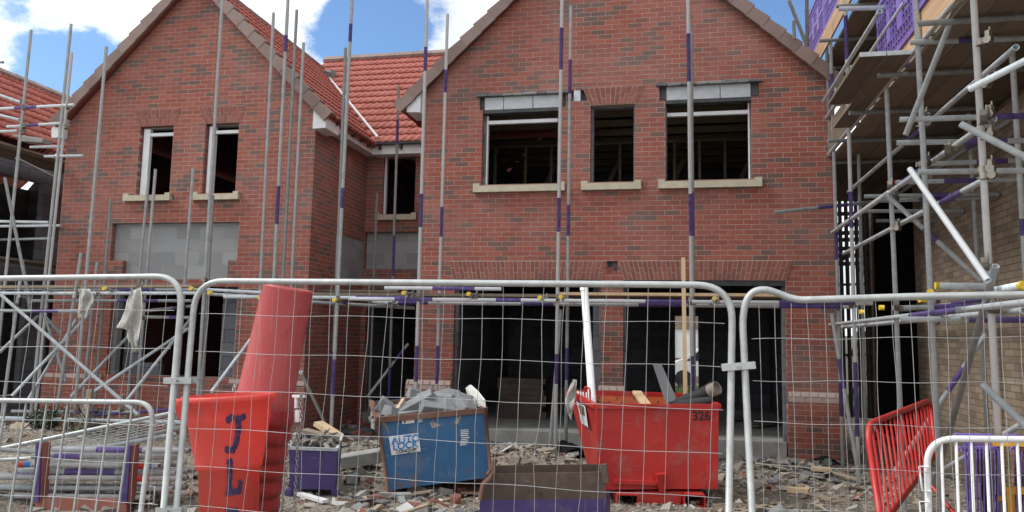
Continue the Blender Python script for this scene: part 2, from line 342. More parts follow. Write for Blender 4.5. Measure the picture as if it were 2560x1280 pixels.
def path(bm, pts, r, n=8, closed=False, cap=True):
    pts = [Vector(p) for p in pts]; rings = []; m = len(pts); prev = None
    for k, p in enumerate(pts):
        t = (pts[(k+1) % m]-pts[k-1]) if closed else (pts[min(k+1, m-1)]-pts[max(k-1, 0)])
        t = t.normalized()
        if prev is None: s, u = frame_of(t)
        else:
            s = (prev - t*prev.dot(t)); s = s.normalized() if s.length > 1e-5 else frame_of(t)[0]; u = s.cross(t)
        prev = s; rr = r[k] if isinstance(r, (list, tuple)) else r
        rings.append([bm.verts.new(p + s*(rr*math.cos(2*math.pi*i/n)) + u*(rr*math.sin(2*math.pi*i/n))) for i in range(n)])
    for k in range(m if closed else m-1):
        A, B = rings[k], rings[(k+1) % m]
        for i in range(n):
            f = bm.faces.new((A[i], A[(i+1) % n], B[(i+1) % n], B[i])); f.smooth = True
    if cap and not closed: bm.faces.new(rings[0]); bm.faces.new(rings[-1][::-1])
def rounded(pts, rad, seg=6):
    """polyline with its inner corners rounded"""
    pts = [Vector(p) for p in pts]; out = [pts[0]]
    for i in range(1, len(pts)-1):
        p = pts[i]; a = (pts[i-1]-p); b = (pts[i+1]-p); ra = min(rad, a.length*.49, b.length*.49)
        A = p + a.normalized()*ra; B = p + b.normalized()*ra
        for k in range(seg+1):
            t = k/seg; out.append(A*(1-t)**2 + p*2*t*(1-t) + B*t*t)
    out.append(pts[-1]); return out
def sheet(bm, pts, thick):
    """a flat polygon given real thickness"""
    pts = [Vector(p) for p in pts]; n = (pts[1]-pts[0]).cross(pts[2]-pts[0]).normalized()*thick
    A = [bm.verts.new(p) for p in pts]; B = [bm.verts.new(p+n) for p in pts]; m = len(pts)
    bm.faces.new(A[::-1]); bm.faces.new(B)
    for i in range(m): bm.faces.new((A[i], A[(i+1) % m], B[(i+1) % m], B[i]))
def wall(bm, axis, at, thick, u0, u1, z0, z1, holes, gable=None):
    """wall in the X-Z (axis 'x') or Y-Z (axis 'y') plane; holes = (u0,u1,z0,z1); gable = (apex u, apex z)"""
    us = sorted({u0, u1, *[h[0] for h in holes], *[h[1] for h in holes]}); us = [u for u in us if u0-1e-6 <= u <= u1+1e-6]
    zs = sorted({z0, z1, *[h[2] for h in holes], *[h[3] for h in holes]}); zs = [z for z in zs if z0-1e-6 <= z <= z1+1e-6]
    solid = lambda i, j: 0 <= i < len(us)-1 and 0 <= j < len(zs)-1 and not any(h[0]-1e-6 <= us[i] and us[i+1] <= h[1]+1e-6 and h[2]-1e-6 <= zs[j] and zs[j+1] <= h[3]+1e-6 for h in holes)
    cache = {}
    def V(u, z, k):
        key = (round(u, 5), round(z, 5), k)
        if key not in cache:
            d = at + k*thick; cache[key] = bm.verts.new((u, d, z) if axis == 'x' else (d, u, z))
        return cache[key]
    def F(*v):
        try: bm.faces.new(v)
        except ValueError: pass
    for i in range(len(us)-1):
        for j in range(len(zs)-1):
            if not solid(i, j): continue
            a, b, c, d = us[i], us[i+1], zs[j], zs[j+1]
            F(V(a, c, 0), V(b, c, 0), V(b, d, 0), V(a, d, 0)); F(V(a, c, 1), V(a, d, 1), V(b, d, 1), V(b, c, 1))
            if not solid(i-1, j): F(V(a, c, 0), V(a, d, 0), V(a, d, 1), V(a, c, 1))
            if not solid(i+1, j): F(V(b, c, 0), V(b, c, 1), V(b, d, 1), V(b, d, 0))
            if not solid(i, j-1): F(V(a, c, 0), V(a, c, 1), V(b, c, 1), V(b, c, 0))
            if not solid(i, j+1) and not (gable and abs(d-z1) < 1e-6): F(V(a, d, 0), V(b, d, 0), V(b, d, 1), V(a, d, 1))
    if gable:
        gu, gz = gable; top = [u for u in us]
        for k in (0, 1):
            F(*[V(u, z1, k) for u in top], V(gu, gz, k))
        F(V(u0, z1, 0), V(gu, gz, 0), V(gu, gz, 1), V(u0, z1, 1)); F(V(gu, gz, 0), V(u1, z1, 0), V(u1, z1, 1), V(gu, gz, 1))
    bmesh.ops.recalc_face_normals(bm, faces=bm.faces)
def tiled(bm, o, U, V, W, L, roll=.15, gauge=.30, amp=.022, lift=.028):
    """double-roman tile slope: o = eaves corner, U along the eaves, V up the slope"""
    o = Vector(o); U = Vector(U).normalized(); V = Vector(V).normalized(); Nn = U.cross(V).normalized()
    if Nn.z < 0: Nn = -Nn
    nu = max(1, round(W/roll)); per = 6; rows = math.ceil(L/gauge); prof = []
    for i in range(nu*per+1):
        ph = (i % per)/per; prof.append((i*roll/per*(W/(nu*roll)), amp*max(0, math.sin(math.pi*min(1, ph*1.7)))))
    for r in range(rows):
        a, b = r*gauge, min((r+1)*gauge, L); s = random.uniform(-.003, .003)
        lo = [bm.verts.new(o + U*u + V*(a-.02) + Nn*(h+lift+s)) for u, h in prof]
        hi = [bm.verts.new(o + U*u + V*b + Nn*(h*.85+s)) for u, h in prof]
        un = [bm.verts.new(o + U*u + V*(a-.02) + Nn*(h+s-.004)) for u, h in prof]
        for i in range(len(prof)-1):
            f = bm.faces.new((lo[i], lo[i+1], hi[i+1], hi[i])); f.smooth = True
            bm.faces.new((un[i], un[i+1], lo[i+1], lo[i]))
D = 11.49
# ------------------------------------------------------------------ ground
def gz(x, y):
    m = .20*math.exp(-((x+3.3)/1.3)**2-((y-10.2)/.9)**2) + .16*math.exp(-((x+1.7)/.8)**2-((y-9.9)/.6)**2) + .20*math.exp(-((x+9.5)/2.2)**2-((y-9.6)/.8)**2) + .10*math.exp(-((x-1.4)/.6)**2-((y-10.6)/.5)**2)
    return m + .035*noise.noise(Vector((x*1.3, y*1.3, 0))) + .015*noise.noise(Vector((x*5, y*5, 3)))
def build_ground():
    bm = nb(); xs = [-400, -120, -50, -25] + [-16+i*.16 for i in range(150)] + [12, 25, 60, 150, 400]; ys = [-60, -20, 0] + [2+i*.16 for i in range(70)] + [14, 18, 25, 40, 80, 200, 600]
    g = [[bm.verts.new((x, y, gz(x, y) if -17 < x < 9 and 1 < y < 13.3 else -.03)) for y in ys] for x in xs]
    for i in range(len(xs)-1):
        for j in range(len(ys)-1): bm.faces.new((g[i][j], g[i+1][j], g[i+1][j+1], g[i][j+1])).smooth = True
    tag(obj('ground', bm, M['ground']), None, None, None, 'structure')
build_ground()
# ------------------------------------------------------------------ houses
def arch_bricks(parent, x0b, x1b, x0t, x1t, z0, z1, y, n, name='arch', rows=2, gap=.011, stag=True):
    """flat gauged arch of splayed soldier bricks, each brick modelled, on a mortar backing"""
    bk = nb(); hexa(bk, [(x0b, y-.004, z0), (x1b, y-.004, z0), (x1b, y+.06, z0), (x0b, y+.06, z0)], [(x0t, y-.004, z1), (x1t, y-.004, z1), (x1t, y+.06, z1), (x0t, y+.06, z1)])
    root = obj(name, bk, M['mortar'], parent)
    bm = nb()
    for i in range(n):
        cuts = [0, .62, 1] if i % 2 == 0 else [0, .36, 1]
        if i % 4 == 3: cuts = [0, .38, 1]
        for c0, c1 in zip(cuts[:-1], cuts[1:]):
            a, b = i/n, (i+1)/n; q = []
            for (s, c) in ((a, c0), (b, c0), (b, c1), (a, c1)):
                xb = x0b+(x1b-x0b)*s; xt = x0t+(x1t-x0t)*s; x = xb+(xt-xb)*c; z = z0+(z1-z0)*c
                x += gap/2 if s == a else -gap/2; z += gap/2 if c == c0 else -gap/2
                q.append((x, z))
            pr = random.uniform(.008, .013)
            hexa(bm, [(x, y-pr, z) for x, z in (q[0], q[1])] + [(x, y+.02, z) for x, z in (q[1], q[0])], [(x, y-pr, z) for x, z in (q[3], q[2])] + [(x, y+.02, z) for x, z in (q[2], q[3])])
    obj('arch_brick', bm, M['arch'], root)
    return root
def sill(parent, x0, x1, z0, z1, y=D, out=.075):
    bm = nb(); e = .10
    hexa(bm, [(x0, y-out, z0), (x1, y-out, z0), (x1, y+.09, z0), (x0, y+.09, z0)], [(x0, y-out, z1-.025), (x1, y-out, z1-.025), (x1, y+.09, z1+.004), (x0, y+.09, z1+.004)])
    box(bm, x0, x0+e, y-out+.004, y+.088, z1-.03, z1+.012); box(bm, x1-e, x1, y-out+.004, y+.088, z1-.03, z1+.012)
    return obj('sill', bm, M['stone'], parent)
def gable_roof(parent, ax, az, x0, x1, slope0, slope1, y0, y1):
    """tiles of both slopes, verge caps along the front and a ridge"""
    rf = nb()
    for sx, xe, sl in ((-1, x0, slope0), (1, x1, slope1)):
        ze = az-abs(xe-ax)*sl; L = math.hypot(xe-ax, ze-az); V = Vector((ax-xe, 0, az-ze)).normalized()
        tiled(rf, (xe, y0, ze), (0, 1, 0), V, y1-y0, L)
        nrm = Vector((sx*(az-ze), 0, abs(ax-xe))).normalized()*-.06
        hexa(rf, [Vector((xe, y0+.03, ze))+nrm, Vector((xe, y1, ze))+nrm, Vector((ax, y1, az))+nrm, Vector((ax, y0+.03, az))+nrm], [Vector((xe, y0+.03, ze))+nrm*.2, Vector((xe, y1, ze))+nrm*.2, Vector((ax, y1, az))+nrm*.2, Vector((ax, y0+.03, az))+nrm*.2])
    roof = obj('roof', rf, M['tile'], parent)
    vg = nb()
    for sx, xe, sl in ((-1, x0, slope0), (1, x1, slope1)):
        ze = az-abs(xe-ax)*sl; a = Vector((xe, 0, ze)); b = Vector((ax, 0, az)); L = (b-a).length; d = (b-a).normalized(); nn = Vector((-d.z, 0, d.x))
        if nn.z < 0: nn = -nn
        k = 0; u = -.03
        while u < L:
            v = min(u+.325, L+.06); A = a+d*u; B = a+d*v; up0, up1 = .075, .045
            q = lambda p, h, y: Vector((p.x, y, p.z)) + nn*h
            hexa(vg, [q(A, -.115, y0-.03), q(B, -.125, y0-.025), q(B, -.125, y0+.02), q(A, -.115, y0+.02)], [q(A, up0, y0-.03), q(B, up1, y0-.025), q(B, up1, y0+.02), q(A, up0, y0+.02)])
            hexa(vg, [q(A, up0-.03, y0+.021), q(B, up1-.03, y0+.021), q(B, up1-.03, y0+.16), q(A, up0-.03, y0+.16)], [q(A, up0-.001, y0+.021), q(B, up1-.001, y0+.021), q(B, up1-.001, y0+.16), q(A, up0-.001, y0+.16)])
            u += .30
    obj('verge_caps', vg, M['verge'], roof)
    rg = nb(); y = y0
    while y < y1:
        for s in (-1, 1):
            hexa(rg, [(ax, y, az+.02), (ax, min(y+.44, y1), az+.02), (ax+s*.13, min(y+.44, y1), az-.08), (ax+s*.13, y, az-.08)], [(ax, y, az+.10), (ax, min(y+.44, y1), az+.09), (ax+s*.15, min(y+.44, y1), az-.03), (ax+s*.15, y, az-.02)])
        y += .45
    obj('ridge_tiles', rg, M['verge'], roof)
    return roof
def window_frame(parent, x0, x1, z0, z1, y, left=.05, bar_z=None, right=.0):
    bm = nb()
    if left: box(bm, x0, x0+left, y, y+.07, z0, z1)
    if right: box(bm, x1-right, x1, y, y+.07, z0, z1)
    if bar_z: box(bm, x0+left, x1-right, y+.003, y+.067, bar_z, bar_z+.055)
    return obj('window_former', bm, M['white'], parent)
# -- right house
RX0, RX1, REZ = -3.95, 2.24, 5.55
RAX, RAZ = -.98, 8.50
rh = thing('brick_house', 'red brick gable house shell with two empty garage openings below three unglazed windows', 'house', (-.85, D, 0))
hR = [(-3.33, -1.06, 0, 2.53), (-.73, 1.56, 0, 2.53), (-.97, -.82, 2.62, 2.815), (-2.95, -1.74, 4.02, 5.22), (-1.24, -.57, 4.02, 5.22), (-.11, 1.13, 4.02, 5.25),
      (-3.0, -1.62, 5.22, 5.475), (-1.60, -1.30, 5.30, 5.475), (-.20, 1.24, 5.25, 5.51)]
bm = nb(); wall(bm, 'x', D, .10, RX0, RX1, 0, REZ, hR, (RAX, RAZ-.10)); obj('front_wall', bm, M['brick_x'], rh)
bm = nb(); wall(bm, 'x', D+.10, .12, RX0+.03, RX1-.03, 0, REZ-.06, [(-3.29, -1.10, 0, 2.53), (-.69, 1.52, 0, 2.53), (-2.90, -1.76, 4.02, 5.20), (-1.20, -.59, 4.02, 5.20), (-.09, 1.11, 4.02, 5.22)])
obj('inner_leaf', bm, M['shaded_block_x'], rh)
for xw in (RX0, RX1-.10):
    bm = nb(); wall(bm, 'y', xw, .10, D+.102, 17.5, 0, REZ, []); obj('side_wall', bm, M['brick_y'], rh)
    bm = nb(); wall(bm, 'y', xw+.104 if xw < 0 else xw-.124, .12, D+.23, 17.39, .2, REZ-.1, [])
    obj('inner_leaf', bm, M['shaded_block_y'], rh)
dx0, dx1 = P(1688, 880, 17.4).x, P(1746, 880, 17.4).x
bm = nb(); wall(bm, 'x', 17.4, .12, RX0+.102, RX1-.102, .2, 5.5, [(dx0, dx1, .2, P(1715, 790, 17.4).z)], (RAX, RAZ-.12)); obj('rear_wall', bm, M['shaded_block_x'], rh)
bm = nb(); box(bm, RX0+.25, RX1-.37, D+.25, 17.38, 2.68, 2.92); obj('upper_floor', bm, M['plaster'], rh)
bm = nb(); box(bm, RX0+.12, RX1-.26, D+.135, 17.39, .0, .26); box(bm, -3.31, -1.08, D+.02, D+.134, .0, .26); box(bm, -.71, 1.54, D+.02, D+.134, .0, .26); obj('garage_slab', bm, M['concrete'], rh)
bm = nb(); box(bm, -1.2, -1.08, D+.25, 15.5, .262, 2.676); obj('partition_wall', bm, M['shaded_block_y'], rh)
# plinth of the piers: projecting base with a lighter sloped course
for x0, x1 in ((-4.06, -3.34), (-1.09, -.70), (1.57, 2.31)):
    pr = .075 if x0 < -2 else .045
    bm = nb(); box(bm, x0, x1, D-pr, D-.002, 0, .83); pl = obj('plinth', bm, M['brick_x'], rh)
    bm = nb(); z = .832
    for r in range(2):
        x = x0+(.0 if r == 0 else -.06)
        while x < x1:
            a, b = max(x, x0), min(x+.105 if r else x+.215, x1)
            if b-a > .02: hexa(bm, [(a+.005, D-pr, z), (b-.005, D-pr, z), (b-.005, D-.004, z), (a+.005, D-.004, z)], [(a+.005, D-pr*(.95 if r == 0 else .25), z+.066), (b-.005, D-pr*(.95 if r == 0 else .25), z+.066), (b-.005, D-.004, z+.066), (a+.005, D-.004, z+.066)])
            x += .115 if r else .225
        z += .075
    hexa(bm, [(x0+.004, D-pr+.004, .83), (x1-.004, D-pr+.004, .83), (x1-.004, D-.003, .83), (x0+.004, D-.003, .83)], [(x0+.004, D-pr*.3, .972), (x1-.004, D-pr*.3, .972), (x1-.004, D-.003, .972), (x0+.004, D-.003, .972)])
    obj('plinth_course', bm, M['plinthbrick'], pl)
arch_bricks(rh, -3.36, -1.045, -3.43, -.985, 2.535, 2.818, D, 36)
arch_bricks(rh, -.72, 1.575, -.80, 1.665, 2.535, 2.818, D, 36)
arch_bricks(rh, -1.245, -.565, -1.36, -.43, 5.225, 5.50, D, 11)
bm = nb(); box(bm, -3.33, -1.06, D+.012, D+.09, 2.455, 2.531); box(bm, -.73, 1.56, D+.012, D+.09, 2.455, 2.531); obj('steel_lintel', bm, M['dark_steel'], rh)
bm = nb(); obox(bm, (-.90, D+.05, 2.645), (.15, .09, .055), (0, .05, 0)); obox(bm, (-.93, D+.04, 2.70), (.12, .08, .05), (.1, -.1, .2)); obj('loose_brick', bm, M['arch'], rh)
sill(rh, -3.06, -1.62, 3.892, 4.018); sill(rh, -1.37, -.47, 3.892, 4.018); sill(rh, -.22, 1.26, 3.892, 4.018)
def block_lintel(x0, x1, z0, z1, cuts):
    bm = nb()
    for a, b in zip(cuts[:-1], cuts[1:]): box(bm, a+.006, b-.006, D+.03, D+.098, z0+.005, z1-.045)
    l = obj('block_lintel', bm, M['aerated'], rh)
    bm = nb(); x = x0-.05
    while x < x1+.04:
        wd = random.uniform(.13, .24); b = min(x+wd, x1+.06)
        obox(bm, ((x+b)/2, D+.005, z1-.026+random.uniform(-.004, .004)), (b-x-.008, .11, .032), (0, random.uniform(-.03, .03), random.uniform(-.05, .05)))
        if random.random() < .45: obox(bm, ((x+b)/2, D-.005, z1+.004), ((b-x)*.6, .07, .014), (0, random.uniform(-.08, .08), .1))
        x = b
    obj('slate_packing', bm, M['slate'], l)
    bm = nb(); box(bm, x0+.02, x1-.02, D+.015, D+.095, z0-.055, z0+.002); obj('steel_lintel', bm, M['dark_steel'], rh)
block_lintel(-3.0, -1.62, 5.225, 5.475, (-2.93, -2.62, -2.15, -1.70))
block_lintel(-.20, 1.24, 5.255, 5.51, (-.10, .29, .69, 1.13))
bm = nb(); box(bm, -1.50, -1.40, D-.004, D+.09, 5.30, 5.47); obj('packing_block', bm, M['aerated'], rh)
window_frame(rh, -2.90, -1.76, 4.03, 5.15, D+.102, .022, 5.02); window_frame(rh, -.09, 1.115, 4.03, 5.2, D+.102, .0, 5.03, .022)
roofR = gable_roof(rh, RAX, RAZ, -4.33, 2.43, .955, .93, D-.14, 17.8)
def soffit_box(parent, x, sx, z, y0=D-.11):
    bm = nb(); d = .30*sx
    hexa(bm, [(x, y0, z-.20), (x+d*.75, y0, z-.19), (x+d*.75, y0+.5, z-.19), (x, y0+.5, z-.20)][::1], [(x, y0, z+.16), (x+d*.78, y0, z-.02), (x+d*.78, y0+.5, z-.02), (x, y0+.5, z+.16)])
    return obj('soffit_box', bm, M['white'], parent)
soffit_box(rh, RX0-.002, -1, 5.40); soffit_box(rh, RX1+.002, 1, 5.36)
# stud framing and rafters seen through the empty windows
bm = nb()
for x in (-3.4, -2.8, -2.3, -1.7, -1.0, -.6, .0, .45, .9, 1.4): box(bm, x, x+.05, 14.2, 14.29, 2.93, 5.3)
for z in (4.05, 5.3): box(bm, -3.6, 1.8, 14.195, 14.295, z, z+.05)
for i in range(4): bar(bm, (-3.4+i*1.3, 15.5, 2.95), (-2.4+i*1.3, 15.6, 5.3), .05, .09)
obj('stud_frame', bm, M['oldwood'], rh)
bm = nb()
for i in range(9):
    y = 12.2+i*.6
    box(bm, RX0+.3, RX1-.4, y, y+.04, 5.42, 5.54)
    for s, xe, sl in ((-1, -3.9, .955), (1, 2.1, .93)): bar(bm, (xe, y+.02, RAZ-abs(xe-RAX)*sl-.25), (RAX, y+.02, RAZ-.25), .04, .12)
obj('roof_truss', bm, M['oldwood'], rh)
# -- left house with the recessed link
LX0, LX1, LEZ = -10.6, -5.80, 5.30
LAX, LAZ = -8.17, 7.92
lh = thing('brick_house', 'red brick house with narrow gable, recessed link and bare grey block patch', 'house', (-8.2, D, 0))
hL = [(-9.12, -8.46, 3.98, 5.19), (-7.84, -7.21, 3.98, 5.19), (-9.53, -7.10, 2.84, 3.49), (-9.27, -7.26, 2.52, 2.84), (-9.44, -7.04, .90, 2.40)]
bm = nb(); wall(bm, 'x', D, .10, LX0, LX1, 0, LEZ, hL, (LAX, LAZ-.10)); obj('front_wall', bm, M['brick_x'], lh)
bm = nb(); wall(bm, 'x', D+.10, .12, LX0+.03, LX1-.12, 0, LEZ-.05, [(-9.08, -8.48, 3.98, 5.17), (-7.80, -7.23, 3.98, 5.17), (-9.36, -7.12, .90, 2.40)]); obj('inner_leaf', bm, M['block_x'], lh)
bm = nb(); wall(bm, 'y', LX1-.10, .10, D+.102, 13.7, .0, 5.30, [(12.45, 13.7, 2.62, 3.42)]); obj('side_wall', bm, M['brick_y'], lh)
bm = nb(); wall(bm, 'y', LX1-.22, .115, D+.23, 17.4, 0, 5.20, []); obj('inner_leaf', bm, M['shaded_block_y'], lh)
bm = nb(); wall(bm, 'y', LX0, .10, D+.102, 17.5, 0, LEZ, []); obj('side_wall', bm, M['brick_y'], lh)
bm = nb(); wall(bm, 'x', 17.4, .10, LX0+.11, RX0-.01, 0, 5.3, []); wall(bm, 'x', 17.51, .08, LX0-.1, LX1+.1, 5.2, 5.22, [], (LAX, LAZ-.1)); obj('rear_wall', bm, M['shaded_block_x'], lh)
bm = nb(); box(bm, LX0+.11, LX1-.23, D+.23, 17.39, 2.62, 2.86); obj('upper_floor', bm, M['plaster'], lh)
bm = nb(); box(bm, LX0+.11, LX1-.23, D+.23, 17.39, 0, .25); obj('ground_slab', bm, M['concrete'], lh)
bm = nb(); box(bm, LX0-.05, LX1+.05, D-.05, D-.002, .0, .82); pl = obj('plinth', bm, M['brick_x'], lh)
for xa_, xb_ in ((LX0-.05, -9.5), (-7.1, LX1+.05)):
  bm = nb(); x = xa_; box(bm, xa_+.004, xb_-.004, D-.028, D-.003, .823, .885)
  while x < xb_-.02:
    b = min(x+.215, xb_)
    hexa(bm, [(x+.005, D-.05, .822), (b-.005, D-.05, .822), (b-.005, D-.004, .822), (x+.005, D-.004, .822)], [(x+.005, D-.03, .893), (b-.005, D-.03, .893), (b-.005, D-.004, .893), (x+.005, D-.004, .893)])
    x += .225
  obj('plinth_course', bm, M['plinthbrick'], pl)
RY = 13.7
rx0, rx1 = P(958, 460, RY).x, P(1038, 460, RY).x
hRec = [(rx0, rx1, P(990, 535, RY).z, P(990, 392, RY).z), (LX1+.02, RX0-.02, P(960, 672, RY).z, P(960, 580, RY).z), (LX1+.10, RX0-.04, .05, P(950, 722, RY).z)]
bm = nb(); wall(bm, 'x', RY, .10, LX1-.09, RX0-.002, 0, 5.30, hRec); obj('recess_wall', bm, M['brick_x'], lh)
bm = nb(); wall(bm, 'x', RY+.10, .10, LX1-.09, RX0-.01, 0, 5.25, [hRec[0], hRec[2]]); obj('inner_leaf', bm, M['block_x'], lh)
sill(lh, rx0-.12, rx1+.06, hRec[0][2]-.12, hRec[0][2]+.002, RY)
window_frame(lh, rx0, rx1, hRec[0][2], hRec[0][3], RY+.06, .04)
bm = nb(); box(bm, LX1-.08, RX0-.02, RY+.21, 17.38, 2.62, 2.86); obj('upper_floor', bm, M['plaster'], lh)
bm = nb(); box(bm, LX1-.08, RX0-.02, RY+.02, 17.38, 0, .22); obj('ground_slab', bm, M['concrete'], lh)
bm = nb(); box(bm, LX1-.095, LX1+.002, 12.46, 13.69, 2.63, 3.41); obj('block_patch', bm, M['block_y'], lh)
for (a, b, c, d) in ((-9.12, -8.46, -9.26, -8.35), (-7.84, -7.21, -8.0, -7.11)): arch_bricks(lh, a-.01, b+.01, c, d, 5.195, 5.49, D, 11)
sill(lh, -9.31, -8.40, 3.865, 3.985); sill(lh, -7.98, -7.11, 3.86, 3.982)
window_frame(lh, -9.08, -8.48, 3.99, 5.16, D+.06, .12, 5.03); window_frame(lh, -7.80, -7.23, 3.99, 5.16, D+.06, .11, 5.03)
bm = nb()
for x0, x1, z1 in ((-9.36, -9.05, 1.9), (-7.5, -7.12, 2.4)): bm = nb(); box(bm, x0, x1, D+.3, D+.40, .25, z1); obj('block_pier', bm, M['shaded_block_x'], lh)
bm = nb(); box(bm, -9.02, -8.6, D+.24, D+.34, .26, 1.1); obj('block_pier', bm, M['shaded_block_x'], lh)
gable_roof(lh, LAX, LAZ, -10.78, -5.52, 1.0, 1.02, D-.14, 17.6)
soffit_box(lh, LX1+.002, 1, 5.20); soffit_box(lh, LX0-.002, -1, 5.22)
# main roof of the link: one tiled slope facing the yard, its ridge, fascia and gutter brackets
EY, EZ, GY, GZ = 13.42, 5.28, 16.6, 8.22
rf = nb(); tiled(rf, (-8.2, EY, EZ), (1, 0, 0), (0, GY-EY, GZ-EZ), 6.9, math.hypot(GY-EY, GZ-EZ)); 
tiled(rf, (-8.2, 2*GY-EY, EZ), (1, 0, 0), (0, EY-GY, GZ-EZ), 6.9, math.hypot(GY-EY, GZ-EZ))
lr = obj('roof', rf, M['tile'], lh)
bm = nb(); x = -8.2
while x < -1.4:
    for s in (-1, 1): hexa(bm, [(x, GY, GZ+.02), (x+.44, GY, GZ+.02), (x+.44, GY+s*.13, GZ-.08), (x, GY+s*.13, GZ-.08)], [(x, GY, GZ+.11), (x+.44, GY, GZ+.10), (x+.44, GY+s*.15, GZ-.02), (x, GY+s*.15, GZ-.02)])
    x += .45
obj('ridge_tiles', bm, M['verge'], lr)
bm = nb()
box(bm, LX1+.20, RX0-.01, EY+.02, EY+.05, EZ-.22, EZ-.03); box(bm, LX1+.20, RX0-.01, EY+.051, RY-.002, EZ-.22, EZ-.19)
box(bm, LX1+.172, LX1+.199, D+.40, RY-.03, EZ-.20, EZ-.03); box(bm, LX1+.004, LX1+.171, D+.40, RY-.03, EZ-.20, EZ-.17)
obj('fascia', bm, M['white'], lh)
bm = nb()
box(bm, LX1+.20, LX1+.30, D+.2, EY+.1, EZ-.05, EZ-.01)
for i in range(6): box(bm, LX1+.20, LX1+.27, D+.25+i*.36, D+.29+i*.36, EZ-.13, EZ-.05)
box(bm, LX1+.3, RX0-.02, EY-.08, EY+.015, EZ-.05, EZ-.012)
for i in range(4): box(bm, LX1+.35+i*.42, LX1+.39+i*.42, EY-.06, EY+.015, EZ-.14, EZ-.05)
obj('gutter_bracket', bm, M['black'], lh)
# valley lead between the two slopes
va = Vector((LX1+.32, EY+.04, EZ+.1)); vb = PX(805, 195, -7.45)
bm = nb()
t0 = Vector((LX1+.30, EY+.02, EZ+.09)); zt = 7.45; xt = LAX+(LAZ-zt)/1.02; yt = EY+(zt-EZ)/(GZ-EZ)*(GY-EY)
bar(bm, t0+Vector((0, 0, .03)), Vector((xt, yt, zt+.06)), .035, .03); obj('valley_strip', bm, M['white'], lh)
bm = nb(); obox(bm, (xt, yt-.02, zt+.12), (.16, .16, .12), (.4, .3, .2)); obox(bm, (xt+.12, yt-.03, zt+.1), (.12, .02, .2), (.2, .5, .2)); obj('roof_vent', bm, M['slate'], lh)
# -- neighbouring house at the far left
nh = thing('brick_house', 'neighbouring house at the far left with red tiles above a dark scaffolded side', 'house', (-14, 11, 0))
rf = nb(); nax, naz, nex, nez = -14.6, 7.30, -12.42, 5.28
tiled(rf, (nex, 10.6, nez), (0, 1, 0), (nax-nex, 0, naz-nez), 6.2, math.hypot(nax-nex, naz-nez))
tiled(rf, (2*nax-nex, 10.6, nez), (0, 1, 0), (nex-nax, 0, naz-nez), 6.2, math.hypot(nax-nex, naz-nez)); lr = obj('roof', rf, M['tile'], nh)
bm = nb(); y = 10.6
while y < 16.7:
    for s in (-1, 1): hexa(bm, [(nax, y, naz+.02), (nax, y+.44, naz+.02), (nax+s*.13, y+.44, naz-.08), (nax+s*.13, y, naz-.08)], [(nax, y, naz+.10), (nax, y+.44, naz+.09), (nax+s*.15, y+.44, naz-.03), (nax+s*.15, y, naz-.02)])
    y += .45
obj('ridge_tiles', bm, M['verge'], lr)
bm = nb(); wall(bm, 'y', -12.75, .12, 10.7, 16.7, 0, 5.2, [(11.2, 13.0, .2, 2.3), (13.6, 16, .2, 2.3), (12, 13.2, 3, 4.6)]); obj('side_wall', bm, M['shaded_block_y'], nh)
bm = nb(); wall(bm, 'x', 10.7, .12, -16.4, -12.76, 0, 5.2, [], (nax, 7.1)); obj('front_wall', bm, M['brick_x'], nh)
bm = nb(); wall(bm, 'x', 16.6, .12, -16.4, -12.76, 0, 5.2, [], (nax, 7.1)); wall(bm, 'y', -16.4, .12, 10.83, 16.59, 0, 5.2, []); obj('rear_wall', bm, M['block_y'], nh)
bm = nb(); box(bm, -16.2, -12.8, 10.85, 16.55, 2.5, 2.7); obj('upper_floor', bm, M['plaster'], nh)
# -- buff brick building on the right
bh = thing('brick_building', 'buff brick side wall of the building behind the right hand scaffold', 'building', (3.6, 9, 0))
BX = 3.52
by1 = PX(2292, 800, BX).y; by2 = PX(2176, 800, BX).y
bm = nb(); wall(bm, 'y', BX, .10, 2.5, by2+.3, 0, 7.5, [(by1, by2+.3, .1, 4.27)]); obj('side_wall', bm, M['buff_y'], bh)
bm = nb(); wall(bm, 'x', 2.5, .10, BX+.102, 9, 0, 7.5, []); wall(bm, 'x', by2+.2, .10, BX+.102, 9, 0, 7.5, []); wall(bm, 'y', 9.0, .1, 2.5, by2+.3, 0, 7.5, []); obj('outer_wall', bm, M['buff_x'], bh)
bm = nb(); box(bm, BX+.104, 8.98, 2.62, by2+.19, 7.3, 7.5); box(bm, BX+.104, 8.98, 2.62, by2+.19, 4.28, 4.45); obj('upper_floor', bm, M['plaster'], bh)
bm = nb(); wall(bm, 'y', BX+1.2, .1, by1-.3, by2+.19, 0, 4.27, []); wall(bm, 'x', by1-.2, .1, BX+.104, BX+1.19, 0, 4.27, []); wall(bm, 'x', by2+.05, .1, BX+.104, BX+1.19, 0, 4.27, []); obj('shade_lining', bm, M['shade_lining'], bh)  # recess walls coloured near black to stand for deep shade
bm = nb(); box(bm, BX-.10, BX-.004, 4.0, 12.5, 4.02, 4.16); obj('eaves_batten', bm, M['oldwood'], bh)
